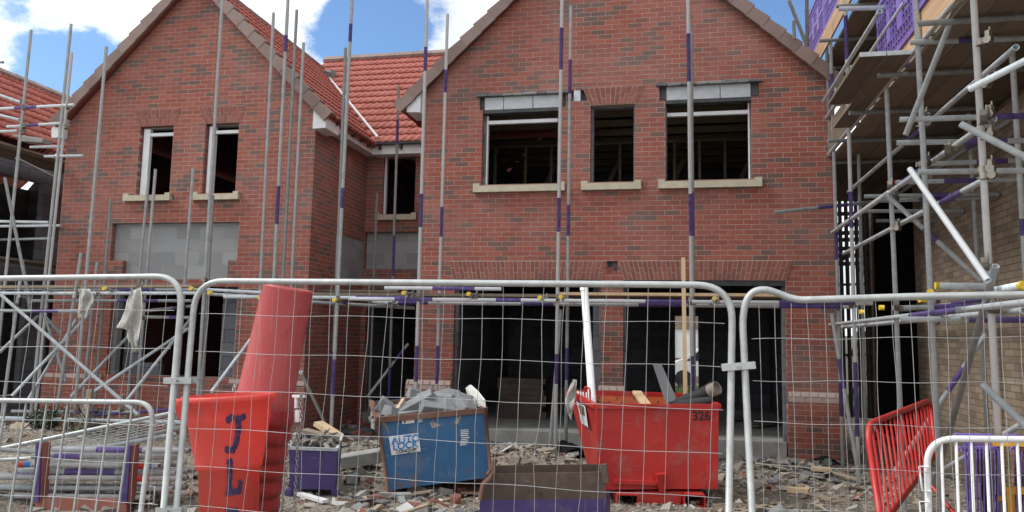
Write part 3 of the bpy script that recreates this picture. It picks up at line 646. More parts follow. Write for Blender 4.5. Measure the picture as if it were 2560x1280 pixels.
# -- far background behind the plots
fh = thing('brick_house', 'distant brick house glimpsed through the rear doorway of the garage', 'house', (1.2, 33, 0))
bm = nb(); wall(bm, 'x', 33, .12, -9, 4.2, 0, 5, [(-4, -2.8, 1, 2.2), (0, 1, 1, 2.2), (2.2, 3.2, 3.2, 4.2)]); obj('front_wall', bm, M['buff_x'], fh)
bm = nb(); tiled(bm, (-9.3, 32.7, 5.0), (1, 0, 0), (0, 1, .8), 13.8, 5.5, .3, .35); obj('roof', bm, M['tile'], fh)
for a in ((-4, -2.8, 33.06, 33.1, 1, 2.2), (0, 1, 33.06, 33.1, 1, 2.2), (2.2, 3.2, 33.06, 33.1, 3.2, 4.2)): bm = nb(); box(bm, *a); obj('window', bm, M['white'], fh)
gf = thing('timber_fence', 'grey timber garden fence seen through the gap beside the house', 'fence', (5.5, 27, 0))
bm = nb()
for i in range(46): x = 1.2+i*.15; box(bm, x, x+.142, 27+random.uniform(0, .01), 27.03, .1, 1.95+random.uniform(-.01, .01))
obj('fence_boards', bm, M['fencewood'], gf)
for i in range(4): bm = nb(); box(bm, 1.15+i*2.3, 1.27+i*2.3, 26.9, 26.99, 0, 2.1); obj('post', bm, M['concrete'], gf)
def car(loc, label, paint):
    t = thing('parked_car', label, 'car', loc); x, y, z = loc
    b = nb(); prof = [(-2.0, .35), (-2.05, .75), (-1.3, .95), (-.75, 1.42), (.65, 1.45), (1.35, .98), (2.0, .88), (2.08, .4)]
    A = [b.verts.new((x+p, y, z+q)) for p, q in prof]; B = [b.verts.new((x+p, y+1.7, z+q)) for p, q in prof]
    b.faces.new(A); b.faces.new(B[::-1])
    for i in range(len(prof)): j = (i+1) % len(prof); b.faces.new((A[j], A[i], B[i], B[j]))
    bmesh.ops.bevel(b, geom=b.edges[:], offset=.06, segments=2, affect='EDGES')
    obj('body', b, paint, t)
    b = nb(); hexa(b, [(x-1.15, y-.01, z+.98), (x-.05, y-.01, z+.98), (x-.05, y+.02, z+.98), (x-1.15, y+.02, z+.98)], [(x-.7, y-.01, z+1.34), (x-.05, y-.01, z+1.36), (x-.05, y+.02, z+1.36), (x-.7, y+.02, z+1.34)])
    hexa(b, [(x+.05, y-.01, z+.98), (x+1.2, y-.01, z+.98), (x+1.2, y+.02, z+.98), (x+.05, y+.02, z+.98)], [(x+.05, y-.01, z+1.36), (x+.6, y-.01, z+1.36), (x+.6, y+.02, z+1.36), (x+.05, y+.02, z+1.36)]); obj('side_window', b, M['black'], t)
    for dx in (-1.25, 1.3): b = nb(); tube(b, (x+dx, y-.02, z+.32), (x+dx, y+.2, z+.32), .32, 16, False); obj('wheel', b, M['black'], t)
car((1.6, 28.9, 0), 'small pale car parked beyond the rear doorway of the garage', M['white'])
def blades(name, x0, x1, y0, y1, n, h0, h1, m, label):
    bm = nb()
    for _ in range(n):
        x, y = random.uniform(x0, x1), random.uniform(y0, y1); h = random.uniform(h0, h1); a = random.uniform(0, 6.3); d = Vector((math.cos(a), math.sin(a), 0))*h*.12; l = Vector((random.uniform(-.4, .4)*h, random.uniform(-.4, .4)*h, h))
        b = Vector((x, y, gz(x, y) if y < 13 else -.03)); v = [bm.verts.new(b-d), bm.verts.new(b+d), bm.verts.new(b+l)]; bm.faces.new(v)
    tag(obj(name, bm, m), label, None, None, 'stuff')
blades('grass', -3, 9, 19.5, 26.5, 9000, .10, .35, M['grass'], 'rough grass behind the houses')
# ------------------------------------------------------------------ scaffolds
TUBES = {'g': 'galv', 'b': 'galv_bright', 'd': 'galv_dull', 'p': 'purple_paint', 'o': 'galv_old', 'k': 'backlit'}
COUP = None
def coupler_mesh():
    bm = nb()
    tube(bm, (0, 0, -.024), (0, 0, .024), .030, 10, False); tube(bm, (-.024, -.052, 0), (.024, -.052, 0), .030, 10, False)
    obox(bm, (.045, 0, 0), (.04, .03, .045)); obox(bm, (0, -.055, .045), (.045, .03, .04)); tube(bm, (.05, -.03, .0), (.05, .06, .0), .007, 6, False); tube(bm, (.02, -.055, .035), (.02, -.055, .10), .007, 6, False)
    me = bpy.data.meshes.new('coupler'); bm.to_mesh(me); bm.free(); me.materials.append(M['brass']); return me
COUP = coupler_mesh()
def coupler(root, p, rz=0.0, rx=0.0):
    o = bpy.data.objects.new('coupler', COUP); C.objects.link(o); o.parent = root; o.location = Vector(p)-_wl(root); o.rotation_euler = (rx, 0, rz+random.uniform(-.3, .3)); return o
def pole(root, kind, a, b, mat='g', bands=(), hollow=True, r=.02415):
    """one tube; bands = (from, to) fractions painted purple, as sub-parts a hair proud of the tube"""
    a, b = Vector(a), Vector(b); bm = nb(); tube(bm, a, b, r, 12, hollow); t = obj(kind, bm, M[TUBES[mat]], root)
    for s, e in bands:
        bm = nb(); tube(bm, a.lerp(b, s), a.lerp(b, e), r+.0012, 12, False); obj('paint_band', bm, M['purple_paint'], t)
    return t
def standard(root, top, low, Y, mat='g', bands_px=(), base=None, beyond=0.0, Yl=None):
    """an upright through two picture points at depth Y, carried down to the ground"""
    a = P(*top, Y); b = P(*low, Yl or Y); z0 = base if base is not None else gz(b.x, b.y)-.03
    d = (b-a); b2 = a + d*((z0-a.z)/d.z); a2 = a - d.normalized()*beyond
    L = a2.z-b2.z
    bd = [((a2.z-P(top[0], y0, Y).z)/L, (a2.z-P(top[0], y1, Y).z)/L) for y0, y1 in bands_px]
    pole(root, 'standard', a2, b2, mat, bd); return a2, b2
def cap(root, p, d=(0, -1, 0)):
    bm = nb(); p = Vector(p); tube(bm, p, p+Vector(d)*.05, .028, 10, False); return obj('end_cap', bm, M['yellow'], root)
def plank(root, a, b, wd=.225, ht=.038, m='board', kind='scaffold_board'):
    bm = nb(); bar(bm, a, b, wd, ht); return obj(kind, bm, M[m], root)
YO, YI = 10.0, 11.05
# -- scaffold before the right house
sr = thing('scaffold', 'tall bare scaffold uprights with purple bands standing before the two garage openings', 'scaffold', (-.8, 10.5, 0))
standard(sr, (1068, 0), (1040, 950), YO, 'b', [(118, 178), (485, 568), (865, 955)], beyond=1.6)
standard(sr, (1119, 35), (1091, 985), YI, 'b', [(175, 232), (517, 592), (865, 960)])
standard(sr, (1405, 0), (1390, 1000), YO, 'b', [(70, 175), (495, 580), (885, 960)], beyond=1.8)
standard(sr, (1427, 15), (1416, 985), YI, 'g', [(150, 235), (512, 590), (870, 950)])
standard(sr, (1720, 0), (1732, 985), YO, 'b', [(85, 205), (485, 590), (890, 980)], beyond=1.8)
standard(sr, (1727, 60), (1736, 985), YI, 'd', [(480, 590)])
standard(sr, (2075, 45), (2107, 1165), 11.2, 'g', [(185, 258), (575, 650), (955, 1040)])
standard(sr, (2113, 0), (2146, 1180), YO, 'b', [(40, 150), (480, 570), (905, 1090)], beyond=1.6)
pole(sr, 'raker', P(2079, 785, 10.3), PZ(2150, 1208, .02), 'g', [(.28, .46)])
pole(sr, 'raker', P(1402, 775, 10.6), PZ(1372, 1160, .05), 'd')
zl = P(1400, 752, YO).z
def ledger(root, x0, x1, y, z, mat='b', bands=(), kind='ledger'): return pole(root, kind, (x0, y, z), (x1, y, z+random.uniform(-.015, .015)), mat, bands)
for (yy, zz, bd) in ((YO-.05, zl, [(.10, .18), (.31, .36), (.60, .68), (.84, .97)]), (YI-.05, zl, [(.05, .12), (.33, .40), (.58, .67), (.86, .98)])):
    ledger(sr, -4.4, 2.35, yy, zz, 'b', bd)
ledger(sr, P(970, 722, YO).x, P(1258, 722, YO).x, YO-.12, P(1100, 722, YO).z, 'b', [(.42, .78)])
for px, py in ((1010, 732), (1172, 735), (1350, 744), (1402, 742), (1786, 746)):
    p = P(px, py, YO-.25); pole(sr, 'transom', p, (p.x+.02, YI+.15, p.z+.01), 'd'); cap(sr, p+Vector((0, .02, 0))); coupler(sr, (p.x, YO-.05, p.z-.03), 1.57)
for px, wpx in ((1395, 1965), (740, 1400)):
    a = P(px, 735, YO+.3); b = P(wpx, 746 if wpx > 1500 else 737, YO+.3); b.z = a.z
    for k in range(3): plank(sr, a+Vector((0, k*.235, 0)), b+Vector((0, k*.235, 0)), m='timber' if k == 0 and px > 1000 else 'board')
for px, py in ((1046, 745), (1394, 750), (1728, 757), (2128, 765)): coupler(sr, P(px, py, YO), 0)
for px, py in ((1097, 752), (1420, 760), (2095, 772)): coupler(sr, P(px, py, YI), .6)
coupler(sr, P(2137, 1125, YO+.05), .8); coupler(sr, P(2148, 1127, YO+.05), .2)
pole(sr, 'ledger', P(1936, 531, 11.25), P(2182, 505, 11.25), 'd', [(.45, .75)])
# -- scaffold in the recess and along the left return
sm = thing('scaffold', 'grey scaffold uprights in the recess between the left gable and the right house', 'scaffold', (-5, 11, 0))
for top, low, Y, mt, bd, bey in (((684, 32), (652, 690), YI, 'g', [], 0), ((720, 0), (685, 690), YO, 'g', [(88, 130), (465, 560)], 1.2), ((742, 25), (708, 690), YI, 'd', [], 0), ((759, 107), (730, 690), YI, 'g', [], 0),
        ((864, 120), (842, 690), YI, 'd', [(880, 960)], 0), ((880, 0), (846, 700), YO, 'g', [(60, 105), (470, 520), (900, 990)], 1.4), ((997, 215), (982, 690), 12.6, 'd', [(300, 360), (590, 690), (920, 1000)], 0), ((943, 482), (935, 690), 13.2, 'd', [], 0)):
    standard(sm, top, low, Y, mt, bd, beyond=bey)
pole(sm, 'raker', P(752, 930, 9.6), PZ(826, 1085, .08), 'g')
z2 = P(840, 752, YO).z
pole(sm, 'ledger', P(560, 742, YO), P(1040, 745, YO), 'g', [(.7, .95)]); pole(sm, 'ledger', P(780, 755, YI), P(1035, 770, YI), 'd'); pole(sm, 'transom', P(838, 750, 9.75), P(905, 770, 13.4), 'd', [(.2, .5)]); cap(sm, P(838, 750, 9.75))
pole(sm, 'transom', P(985, 760, 10.6), P(890, 752, 13.2), 'd'); pole(sm, 'transom', P(652, 744, 9.75), P(690, 752, 11.3), 'g'); cap(sm, P(652, 744, 9.75))
pole(sm, 'brace', P(1020, 860, 13.0), P(920, 990, 12.4), 'd', [(.1, .35)])
plank(sm, P(800, 727, 12), P(1000, 729, 12), m='board')
for px, py in ((843, 752), (983, 765), (687, 745)): coupler(sm, P(px, py, YO), .3)
coupler(sm, P(826, 1072, 10.2))
# -- scaffold before the left gable
sf = thing('scaffold', 'weathered scaffold with long diagonal braces standing before the narrow left gable', 'scaffold', (-8.3, 10.5, 0))
hp = PZ(310, 1075); dp = PZ(160, 1095); ap = PZ(15, 1095)
for top, low, Y, mt, bey in (((372, 440), (353, 640), hp.y, 'g', 0), ((389, 423), (371, 640), YI+.1, 'g', 0), ((483, 420), (467, 640), YI+.1, 'g', 0), ((556, 0), (516, 640), YO, 'g', 1.4), ((532, 488), (524, 640), YI+.1, 'd', 0),
        ((203, 632), (194, 690), dp.y, 'g', 0), ((266, 117), (216, 690), YO+.1, 'g', 0), ((243, 655), (230, 780), YI+.1, 'g', 0), ((277, 497), (262, 690), YI+.15, 'd', 0), ((52, 690), (42, 764), ap.y, 'g', 0)):
    standard(sf, top, low, Y, mt, [], beyond=bey)
for a, ya, b, yb, mt, kind in (((3, 738), 9.6, (345, 1037), 9.4, 'g', 'brace'), ((30, 990), 10.3, (218, 790), 11.0, 'g', 'brace'), ((70, 1000), 10.6, (190, 800), 11.3, 'd', 'brace'), ((177, 992), 10.2, (345, 815), 11.1, 'd', 'brace'), ((225, 985), 10.3, (480, 815), 11.2, 'g', 'brace'), ((318, 1000), 10.0, (478, 795), 10.9, 'd', 'brace'),
        ((0, 880), 9.9, (95, 790), 10.6, 'd', 'brace'), ((112, 790), 11.0, (165, 955), 10.7, 'd', 'brace'), ((528, 980), 10.0, (640, 830), 10.9, 'g', 'brace'),
        ((-60, 733), 9.9, (490, 733), 9.9, 'g', 'ledger'), ((-60, 776), 9.9, (200, 778), 10.0, 'd', 'ledger'), ((-20, 722), 11.2, (500, 724), 11.1, 'd', 'ledger'), ((80, 752), 11.0, (480, 752), 11.0, 'd', 'ledger'), ((355, 778), 10.3, (490, 764), 10.9, 'd', 'ledger'), ((355, 792), 10.6, (480, 794), 10.7, 'd', 'ledger'),
        ((-60, 1043), 9.9, (480, 1056), 9.9, 'g', 'ledger'), ((30, 1028), 10.8, (330, 1030), 10.6, 'd', 'ledger'), ((480, 722), 11.0, (720, 735), 10.7, 'g', 'ledger'), ((520, 735), 10.4, (700, 745), 10.4, 'd', 'ledger'),
        ((115, 724), 9.6, (185, 735), 11.2, 'd', 'transom'), ((270, 724), 9.6, (325, 737), 11.2, 'd', 'transom'), ((150, 830), 11, (110, 790), 10.2, 'd', 'transom'), ((240, 760), 10.4, (215, 775), 11.2, 'd', 'transom'), ((330, 720), 9.9, (336, 790), 9.9, 'd', 'standard')):
    pole(sf, kind, P(*a, ya), P(*b, yb), mt, [(.55, .8)] if kind == 'ledger' and mt == 'd' else ())
pole(sf, 'ledger', P(235, 1038, 10.5), P(455, 1022, 10.9), 'p')
plank(sf, P(-40, 718, 10.4), P(490, 716, 10.4), m='oldwood'); plank(sf, P(-40, 718, 10.6)+Vector((0, .05, 0)), P(490, 716, 10.6)+Vector((0, .05, 0)), m='board')
for px, py in ((264, 722), (481, 722), (527, 732)): cap(sf, P(px, py, 9.7))
for px, py, Y in ((187, 740, 9.8), (346, 712, 9.9), (208, 722, 9.9), (50, 740, 9.9), (513, 700, 9.9), (40, 762, 9.7), (305, 1000, 10), (165, 1020, 10), (300, 1025, 10), (60, 740, 10.2), (355, 795, 10.3), (245, 735, 9.8)): coupler(sf, P(px, py, Y), random.uniform(0, 3), random.choice((0, 1.57)))
# -- scaffold round the far left house
sn = thing('scaffold', 'scaffold with loose side rails wrapped round the red tiled house at far left', 'scaffold', (-11.3, 11, 0))
for top, low, Y, mt in (((78, 75), (20, 635), 10.6, 'g'), ((178, 60), (118, 640), 10.6, 'g'), ((180, 132), (128, 640), 11.2, 'b')): standard(sn, top, low, Y, mt)
for a, ya, b, yb, mt in (((-30, 227), 11, (52, 256), 10.6, 'g'), ((-40, 274), 10.6, (185, 262), 10.6, 'b'), ((-30, 281), 11.4, (50, 300), 10.9, 'g'), ((18, 317), 10.9, (152, 308), 10.9, 'b'), ((-40, 331), 10.6, (44, 327), 10.6, 'g'), ((76, 368), 11.2, (155, 366), 11.2, 'g'), ((112, 391), 11.0, (208, 389), 11.0, 'g'), ((-40, 553), 10.7, (122, 556), 10.7, 'g'), ((-40, 566), 11.6, (152, 564), 11.4, 'g'), ((-20, 600), 12.5, (135, 596), 12.0, 'd'), ((-5, 155), 10.8, (8, 156), 10.8, 'd'), ((40, 395), 11.2, (150, 450), 12.2, 'd')):
    pole(sn, 'ledger', P(*a, ya), P(*b, yb), mt, [(.35, .6)] if mt == 'b' else ())
pole(sn, 'brace', P(12, 445, 10.0), P(75, 760, 10.0), 'd'); pole(sn, 'brace', P(55, 650, 10.1), P(75, 775, 10.1), 'd')
za = PZ(100, 368, 5.0)
for k in range(4): plank(sn, (-12.35+k*.235, 10.6, 4.88), (-12.35+k*.235, 16.2, 4.88))
for k in range(3): plank(sn, (-12.35+k*.235, 10.9, 2.9), (-12.35+k*.235, 16.2, 2.9))
plank(sn, P(45, 342, 11.5), P(120, 352, 11.5), .225, .04, 'fencewood'); plank(sn, P(60, 352, 11.3), P(116, 356, 11.3), .2, .05, 'fencewood')
for px, py in ((60, 265), (60, 310), (55, 325), (170, 262), (165, 312)): coupler(sn, P(px, py, 10.6), 1, 1.57)
# -- right hand scaffold with decks
st = thing('scaffold', 'right hand scaffold with boarded deck and purple guards beside the buff brick wall', 'scaffold', (2.6, 8, 0))
XF = 2.2
S2 = standard(st, (2207, 0), (2249, 980), 8.5, 'g'); S3 = standard(st, (2289, 0), (2345, 1100), 7.15, 'g', beyond=.8); S4 = standard(st, (2434, 0), (2494, 1060), 6.05, 'b', beyond=.6)
standard(st, (2530, 130), (2562, 640), 7.4, 'g', [(548, 590)], beyond=.9); standard(st, (2418, 215), (2468, 1060), 9.4, 'd', beyond=.4); standard(st, (2143, 250), (2157, 800), 11.3, 'd'); standard(st, (2063, 0), (2076, 400), 11.4, 'd', base=4.3, beyond=.5)
for a, ya, b, yb, mt, bd in (((2097, 22), 8.3, (2640, 8), 7.9, 'g', [(.46, .58), (.62, .70)]), ((2249, 299), 6.95, (2660, 287), 6.7, 'g', [(.54, .8)]), ((2241, 357), 7.3, (2660, 350), 7.0, 'g', [(.40, .68)]), ((2290, 411), 7.9, (2600, 399), 7.7, 'g', [(.5, .75)]), ((2296, 430), 6.9, (2680, 425), 6.7, 'g', []), ((2231, 456), 8.4, (2590, 447), 8.0, 'g', [(.38, .62)]),
        ((2161, 491), 9.8, (2497, 485), 9.2, 'd', [(.5, .65)]), ((2200, 502), 9.9, (2460, 494), 9.3, 'd', [(.4, .75)]), ((2160, 528), 10.8, (2410, 527), 10.3, 'd', []), ((2190, 552), 11.5, (2360, 551), 11.3, 'd', []), ((2250, 798), 7.0, (2680, 800), 6.7, 'g', [(.42, .75)]), ((2275, 106), 7.1, (2660, 92), 6.9, 'g', [(.33, .55)]), ((2125, 168), 9.0, (2420, 158), 8.6, 'g', [(.38, .60)]), ((2122, 204), 9.8, (2400, 188), 9.2, 'd', []), ((2245, 189), 9.4, (2400, 185), 9.2, 'd', [(.2, .7)]), ((2083, 238), 10.4, (2350, 230), 10.0, 'd', []), ((2080, 262), 11, (2330, 253), 10.6, 'd', [(.5, .9)]), ((2230, 770), 8.4, (2560, 762), 8.0, 'd', [(.3, .7)]), ((2390, 775), 6.4, (2680, 752), 6.2, 'd', [(.3, .6)])):
    pole(st, 'transom', P(*a, ya), P(*b, yb), mt, bd)
bm = nb(); tube(bm, P(2231, 456, 8.4)+Vector((-.002, -.0, 0)), P(2252, 455.5, 8.38), .0256, 12, True); obj('red_sleeve', bm, M['red_barrier'], st)
def run(p0, y1, X, mat='g', bd=(), kind='ledger'):
    """ledger along the building through picture point p0 (at x = X), going back to depth y1"""
    a = PX(*p0, X); return pole(st, kind, a, (X, y1, a.z), mat, bd)
run((2484, 297), 11.4, XF+.09, 'g', [(.3, .5)]); run((2484, 438), 11.2, XF+.09, 'g', [(.12, .22)]); run((2540, 118), 11.6, XF+.25, 'g', [(.4, .5)]); run((2388, 3), 11.9, XF-.02, 'g'); run((2263, 6), 11.4, XF-.05, 'g'); run((2200, 28), 11.2, XF-.12, 'g'); run((2290, 436), 11.2, XF-.05, 'g'); run((2600, 250), 11.8, XF+1.0, 'd', [(.3, .4)])
run((2600, 752), 11.6, XF-.05, 'g', [(.2, .4)]); run((2560, 776), 11.9, XF+.1, 'g'); run((2590, 730), 12.0, XF+1.0, 'd', [(.15, .5)])
for a, ya, b, yb, mt, bd in (((2275, 423), 6.9, (2470, 702), 5.85, 'b', []), ((2213, 484), 8.3, (2452, 702), 8.0, 'g', [(.42, .56)]), ((2402, 310), 5.9, (2640, 432), 5.6, 'g', []), ((2402, -10), 6.7, (2264, 338), 6.9, 'd', []), ((2424, 223), 5.85, (2640, 113), 5.4, 'g', []), ((2489, 665), 5.8, (2336, 1212), 7.6, 'd', []), ((2464, 836), 8.8, (2236, 1180), 8.6, 'd', [(.25, .42)]), ((2456, 962), 5.6, (2640, 1135), 5.3, 'd', []), ((2640, 1010), 6.6, (2325, 1195), 7.7, 'g', []), ((1972, 0), 10.6, (2016, 112), 10.9, 'g', []), ((2017, -20), 10.6, (2018, 118), 10.9, 'd', []), ((1984, 52), 11.2, (1986, 98), 11.2, 'd', [])):
    pole(st, 'brace', P(*a, ya), P(*b, yb), mt, bd)
pole(st, 'transom', P(2343, 714, 6.3), P(2480, 716, 6.2), 'g'); cap(st, P(2338, 714, 6.3), (1, 0, 0)); pole(st, 'transom', P(2490, 724, 6.3), P(2550, 714, 5.3), 'g'); cap(st, P(2552, 714, 5.3), (0, -1, 0)); cap(st, P(2326, 731, 7.0), (-.3, -1, 0)); cap(st, P(2313, 748, 7.0), (-1, -.3, 0)); cap(st, P(2210, 769, 8.9), (-1, 0, 0)); cap(st, P(2160, 780, 9.9), (-1, 0, 0))
# decks: boards along the building, seen from below
for k in range(6): plank(st, (XF+.13+k*.235, 4.6+random.uniform(-.2, .2), 4.30+.004*(k % 2)), (XF+.13+k*.235, 15.0, 4.30+.004*(k % 2)), .222)
for k in range(5): plank(st, (XF+.13+k*.235, 8.0, 5.80+.004*(k % 2)), (XF+.13+k*.235, 13.0, 5.80+.004*(k % 2)), .23)
ya = PZ(2178, 141, 4.32).y; xa = PZ(2150, 141, 4.32).x+.145
for k in range(2): plank(st, (xa-.03+k*.24, ya, 4.34), (xa-.03+k*.24, ya+(1.5 if k == 0 else 2.5), 4.34), .225); bm = nb(); box(bm, xa-.145+k*.24, xa+.085+k*.24, ya-.012, ya-.001, 4.318, 4.361); obj('board_end_band', bm, M['galv_dull'], st)
for k in range(6): y = 5.3+k*1.25; pole(st, 'transom', (XF-.25, y, 4.24), (BX-.06, y, 4.24), 'd')
for k in range(4): y = 8.5+k*1.1; pole(st, 'transom', (XF-.25, y, 5.74), (BX-.06, y, 5.74), 'd')
def toe(y0, y1, z, X, h=.30, m='ply'):
    bm = nb(); box(bm, X-.04, X-.015, y0, y1, z, z+h); return obj('toe_board', bm, M[m], st)
toe(4.6, 8.05, 4.32, XF); toe(8.07, 8.9, 4.32, XF, .16); toe(8.92, 13.6, 4.325, XF+.02, .46, 'board'); toe(10.0, 12.6, 5.86, XF-.02); toe(8.0, 9.96, 5.86, XF-.02)
def guard_mesh(wd, h, pitch=.085, t=.012):
    """moulded brick guard: a frame, mesh bars, two solid panels, and hooks at the top"""
    bm = nb()
    for z in (0, h): box(bm, 0, wd, -t, t, z-.02, z+.02)
    for x in (0, wd): box(bm, x-.02, x+.02, -t+.001, t-.001, 0, h)
    n = int(wd/pitch)
    for i in range(1, n): x = i*wd/n; box(bm, x-.0055, x+.0055, -t*.6, t*.6, .02, h-.02)
    m = int(h/pitch)
    for i in range(1, m): z = i*h/m; box(bm, .02, wd-.02, -t*.5, t*.5, z-.0055, z+.0055)
    box(bm, wd*.28, wd*.42, -t*.8, t*.8, h*.25, h*.75); box(bm, wd*.62, wd*.72, -t*.8, t*.8, h*.25, h*.75); box(bm, .02, wd-.02, -t*.7, t*.7, h*.46, h*.54)
    for x in (.12, wd-.12): path(bm, rounded([(x, 0, h), (x, 0, h+.07), (x, .05, h+.10), (x, .085, h+.06)], .03, 4), .008, 6)
    return bm
def place(bm, o, ux, uz):
    o, ux, uz = Vector(o), Vector(ux).normalized(), Vector(uz).normalized(); uy = uz.cross(ux)
    for v in bm.verts: c = v.co.copy(); v.co = o + ux*c.x + uy*c.y + uz*c.z
    return bm
for i, (y, z, X) in enumerate(((4.7, 4.62, XF-.05), (6.05, 4.62, XF-.05), (7.3, 4.50, XF-.05), (10.1, 6.16, XF-.05), (11.4, 6.16, XF-.05), (8.8, 6.16, XF-.05))):
    bm = place(guard_mesh(1.22, .72), (X, y, z), (0, 1, 0), (0, 0, 1)); single('brick_guard', bm, M['purple_plastic'], 'purple mesh brick guard fixed above the plywood edge of the high scaffold deck', 'brick guard', 'brick guards along the high deck')
for px, py, X in ((2289, 28, 2.2), (2291, 106, 2.2), (2212, 60, 2.2), (2452, 105, 2.2), (2455, 205, 2.2), (2457, 290, 2.2), (2458, 302, 2.2), (2305, 290, 2.2), (2305, 310, 2.2), (2306, 410, 2.2), (2310, 443, 2.2), (2457, 424, 2.2), (2460, 440, 2.2), (2316, 523, 2.2), (2228, 470, 2.2), (2230, 500, 2.2), (2232, 571, 2.2), (2295, 440, 2.2), (2460, 340, 2.2), (2372, 372, 2.2), (2465, 668, 2.2), (2328, 752, 2.2), (2328, 795, 2.2), (2240, 770, 2.2), (2480, 775, 2.2), (2222, 195, 2.2), (2195, 235, 2.2)):
    coupler(st, PX(px, py, X-.01), random.uniform(-.4, 1.2), random.choice((0, 0, .6)))
# latticed far end of the passage: more tubes and a ladder beam against the sky
sb = thing('scaffold', 'dark latticed scaffold tower behind the house, seen through the right hand gap', 'scaffold', (3.2, 19, 0))
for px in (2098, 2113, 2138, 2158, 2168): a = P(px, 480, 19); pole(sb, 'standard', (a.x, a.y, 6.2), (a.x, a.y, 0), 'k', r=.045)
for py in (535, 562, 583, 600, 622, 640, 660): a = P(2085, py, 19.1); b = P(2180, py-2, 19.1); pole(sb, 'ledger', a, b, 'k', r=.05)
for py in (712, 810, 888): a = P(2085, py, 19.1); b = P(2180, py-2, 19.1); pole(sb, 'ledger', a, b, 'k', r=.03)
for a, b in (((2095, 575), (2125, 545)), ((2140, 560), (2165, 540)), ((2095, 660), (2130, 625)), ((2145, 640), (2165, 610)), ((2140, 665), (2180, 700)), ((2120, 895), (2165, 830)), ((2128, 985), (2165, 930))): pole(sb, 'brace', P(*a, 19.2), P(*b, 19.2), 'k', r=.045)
# ------------------------------------------------------------------ temporary fence panels
def wires(bm, quad, nv, hs, wob=.007, rv=.0017, rh=.0016):
    """quad: function (u,v) -> point; nv vertical wires, hs = heights (v) of the cross wires"""
    for i in range(nv):
        u = (i+.5)/nv; k1, k2, ph = random.uniform(-1, 1), random.uniform(-1, 1), random.uniform(0, 6); kink = random.random() < .22; kv = random.uniform(.2, .7)
        pts = []
        for j in range(15):
            v = j/14; du = wob*(k1*math.sin(v*5+ph)+k2*math.sin(v*13+ph*2)+random.uniform(-.15, .15))
            if kink: du += wob*2.2*k1*max(0, 1-abs(v-kv)/.12)
            pts.append(quad(u+du*.35, v)+Vector((0, random.uniform(-.004, .004), 0)))
        path(bm, pts, rv, 4, cap=False)
    for v in hs:
        ph = random.uniform(0, 6); path(bm, [quad(j/24, v+.003*math.sin(j*.9+ph)) + Vector((0, -.003+.006*math.sin(j*1.3+ph), 0)) for j in range(25)], rh, 4, cap=False)
def fence(label, TL, TR, BL, BR, nv, corner=(1, 1), top_pts=None, bags=True):
    f = thing('mesh_fence', label, 'mesh fence', ((BL+BR)/2))
    bm = nb()
    pts = [BL, TL] + (top_pts or []) + [TR, BR]
    path(bm, rounded(pts, .22, 8) if not top_pts else rounded(pts, .09, 5), .021, 12)
    tube(bm, BL.lerp(TL, .07), BR.lerp(TR, .07), .018, 10, False)
    obj('frame', bm, M['fence_steel'], f)
    q = lambda u, v: (BL.lerp(BR, .012+.976*max(0, min(1, u)))).lerp(TL.lerp(TR, .012+.976*max(0, min(1, u))), .07+v*.925)
    if top_pts:
        TLs = P(1872, 757, FY+.02); q = lambda u, v: (BL.lerp(BR, .004+.99*max(0, min(1, u)))).lerp(TLs.lerp(TR, .004+.99*max(0, min(1, u))), .07+v*.925)
    bm = nb(); wires(bm, q, nv, [((z-.06)/1.95-.07)/.925 for z in (.21, .46, .725, .985, 1.25, 1.51, 1.775)]); obj('wire_mesh', bm, M['wire'], f)
    return f
FY = 4.8
def vpt(x, y, Y, z): a = P(x, y, Y); return a
def leg_pts(top, low, Y):
    a = P(*top, Y); b = P(*low, Y); d = b-a; return a, a + d*((.06-a.z)/d.z)
mTL, mBL = leg_pts((490, 702), (440, 1280), FY); mTR, mBR = leg_pts((1832, 713), (1822, 1280), FY+.02)
fence('galvanised mesh fence panel standing in front of the skips and red chutes', mTL, mTR, mBL, mBR, 27)
lTR, lBR = leg_pts((458, 690), (408, 1280), FY-.03); lTL = Vector((lTR.x-3.45, FY-.5, lTR.z+.03)); lTL = P(-620, 704, FY-.08); lBL = Vector((lTL.x-.05, lTL.y, .06))
fence('galvanised mesh fence panel at the left in front of the stacked tubes', lTL, lTR, lBL, lBR, 27)
rTL, rBL = leg_pts((1858, 735), (1882, 1280), FY+.02); rTR = P(3080, 728, FY-.12); rBR = Vector((rTR.x, rTR.y, .06))
fence('galvanised mesh fence panel with a bent top corner before the buff building', P(1856, 800, FY+.02), rTR, rBL, rBR, 26, top_pts=[P(1864, 752, FY+.02), P(1884, 727, FY+.02), P(1915, 723, FY+.02), P(1945, 733, FY+.03), P(1990, 750, FY+.03), P(2040, 749, FY), P(2300, 741, FY-.04)])
def clip(a, b, label):
    bm = nb(); a, b = Vector(a), Vector(b); d = (b-a).normalized()
    for p in (a, b): tube(bm, p-Vector((0, 0, .02)), p+Vector((0, 0, .02)), .029, 10, False)
    bar(bm, a-d*.05+Vector((0, -.03, 0)), b+d*.05+Vector((0, -.03, 0)), .008, .042); bar(bm, a-d*.05+Vector((0, .03, 0)), b+d*.05+Vector((0, .03, 0)), .008, .042)
    m = (a+b)/2; tube(bm, m+Vector((0, -.055, 0)), m+Vector((0, .05, 0)), .009, 6, False)
    single('fence_clip', bm, M['fence_steel'], label, 'fence clip')
clip(P(433, 951, FY-.02), P(468, 951, FY-.01), 'steel clamp joining the left and middle fence panels')
clip(P(1826, 917, FY+.02), P(1866, 914, FY+.02), 'steel clamp joining the middle panel to the bent fence panel')
clip(P(413, 1275, FY-.02), P(443, 1276, FY-.01), 'low steel clamp joining the left and middle fence panels near the ground')
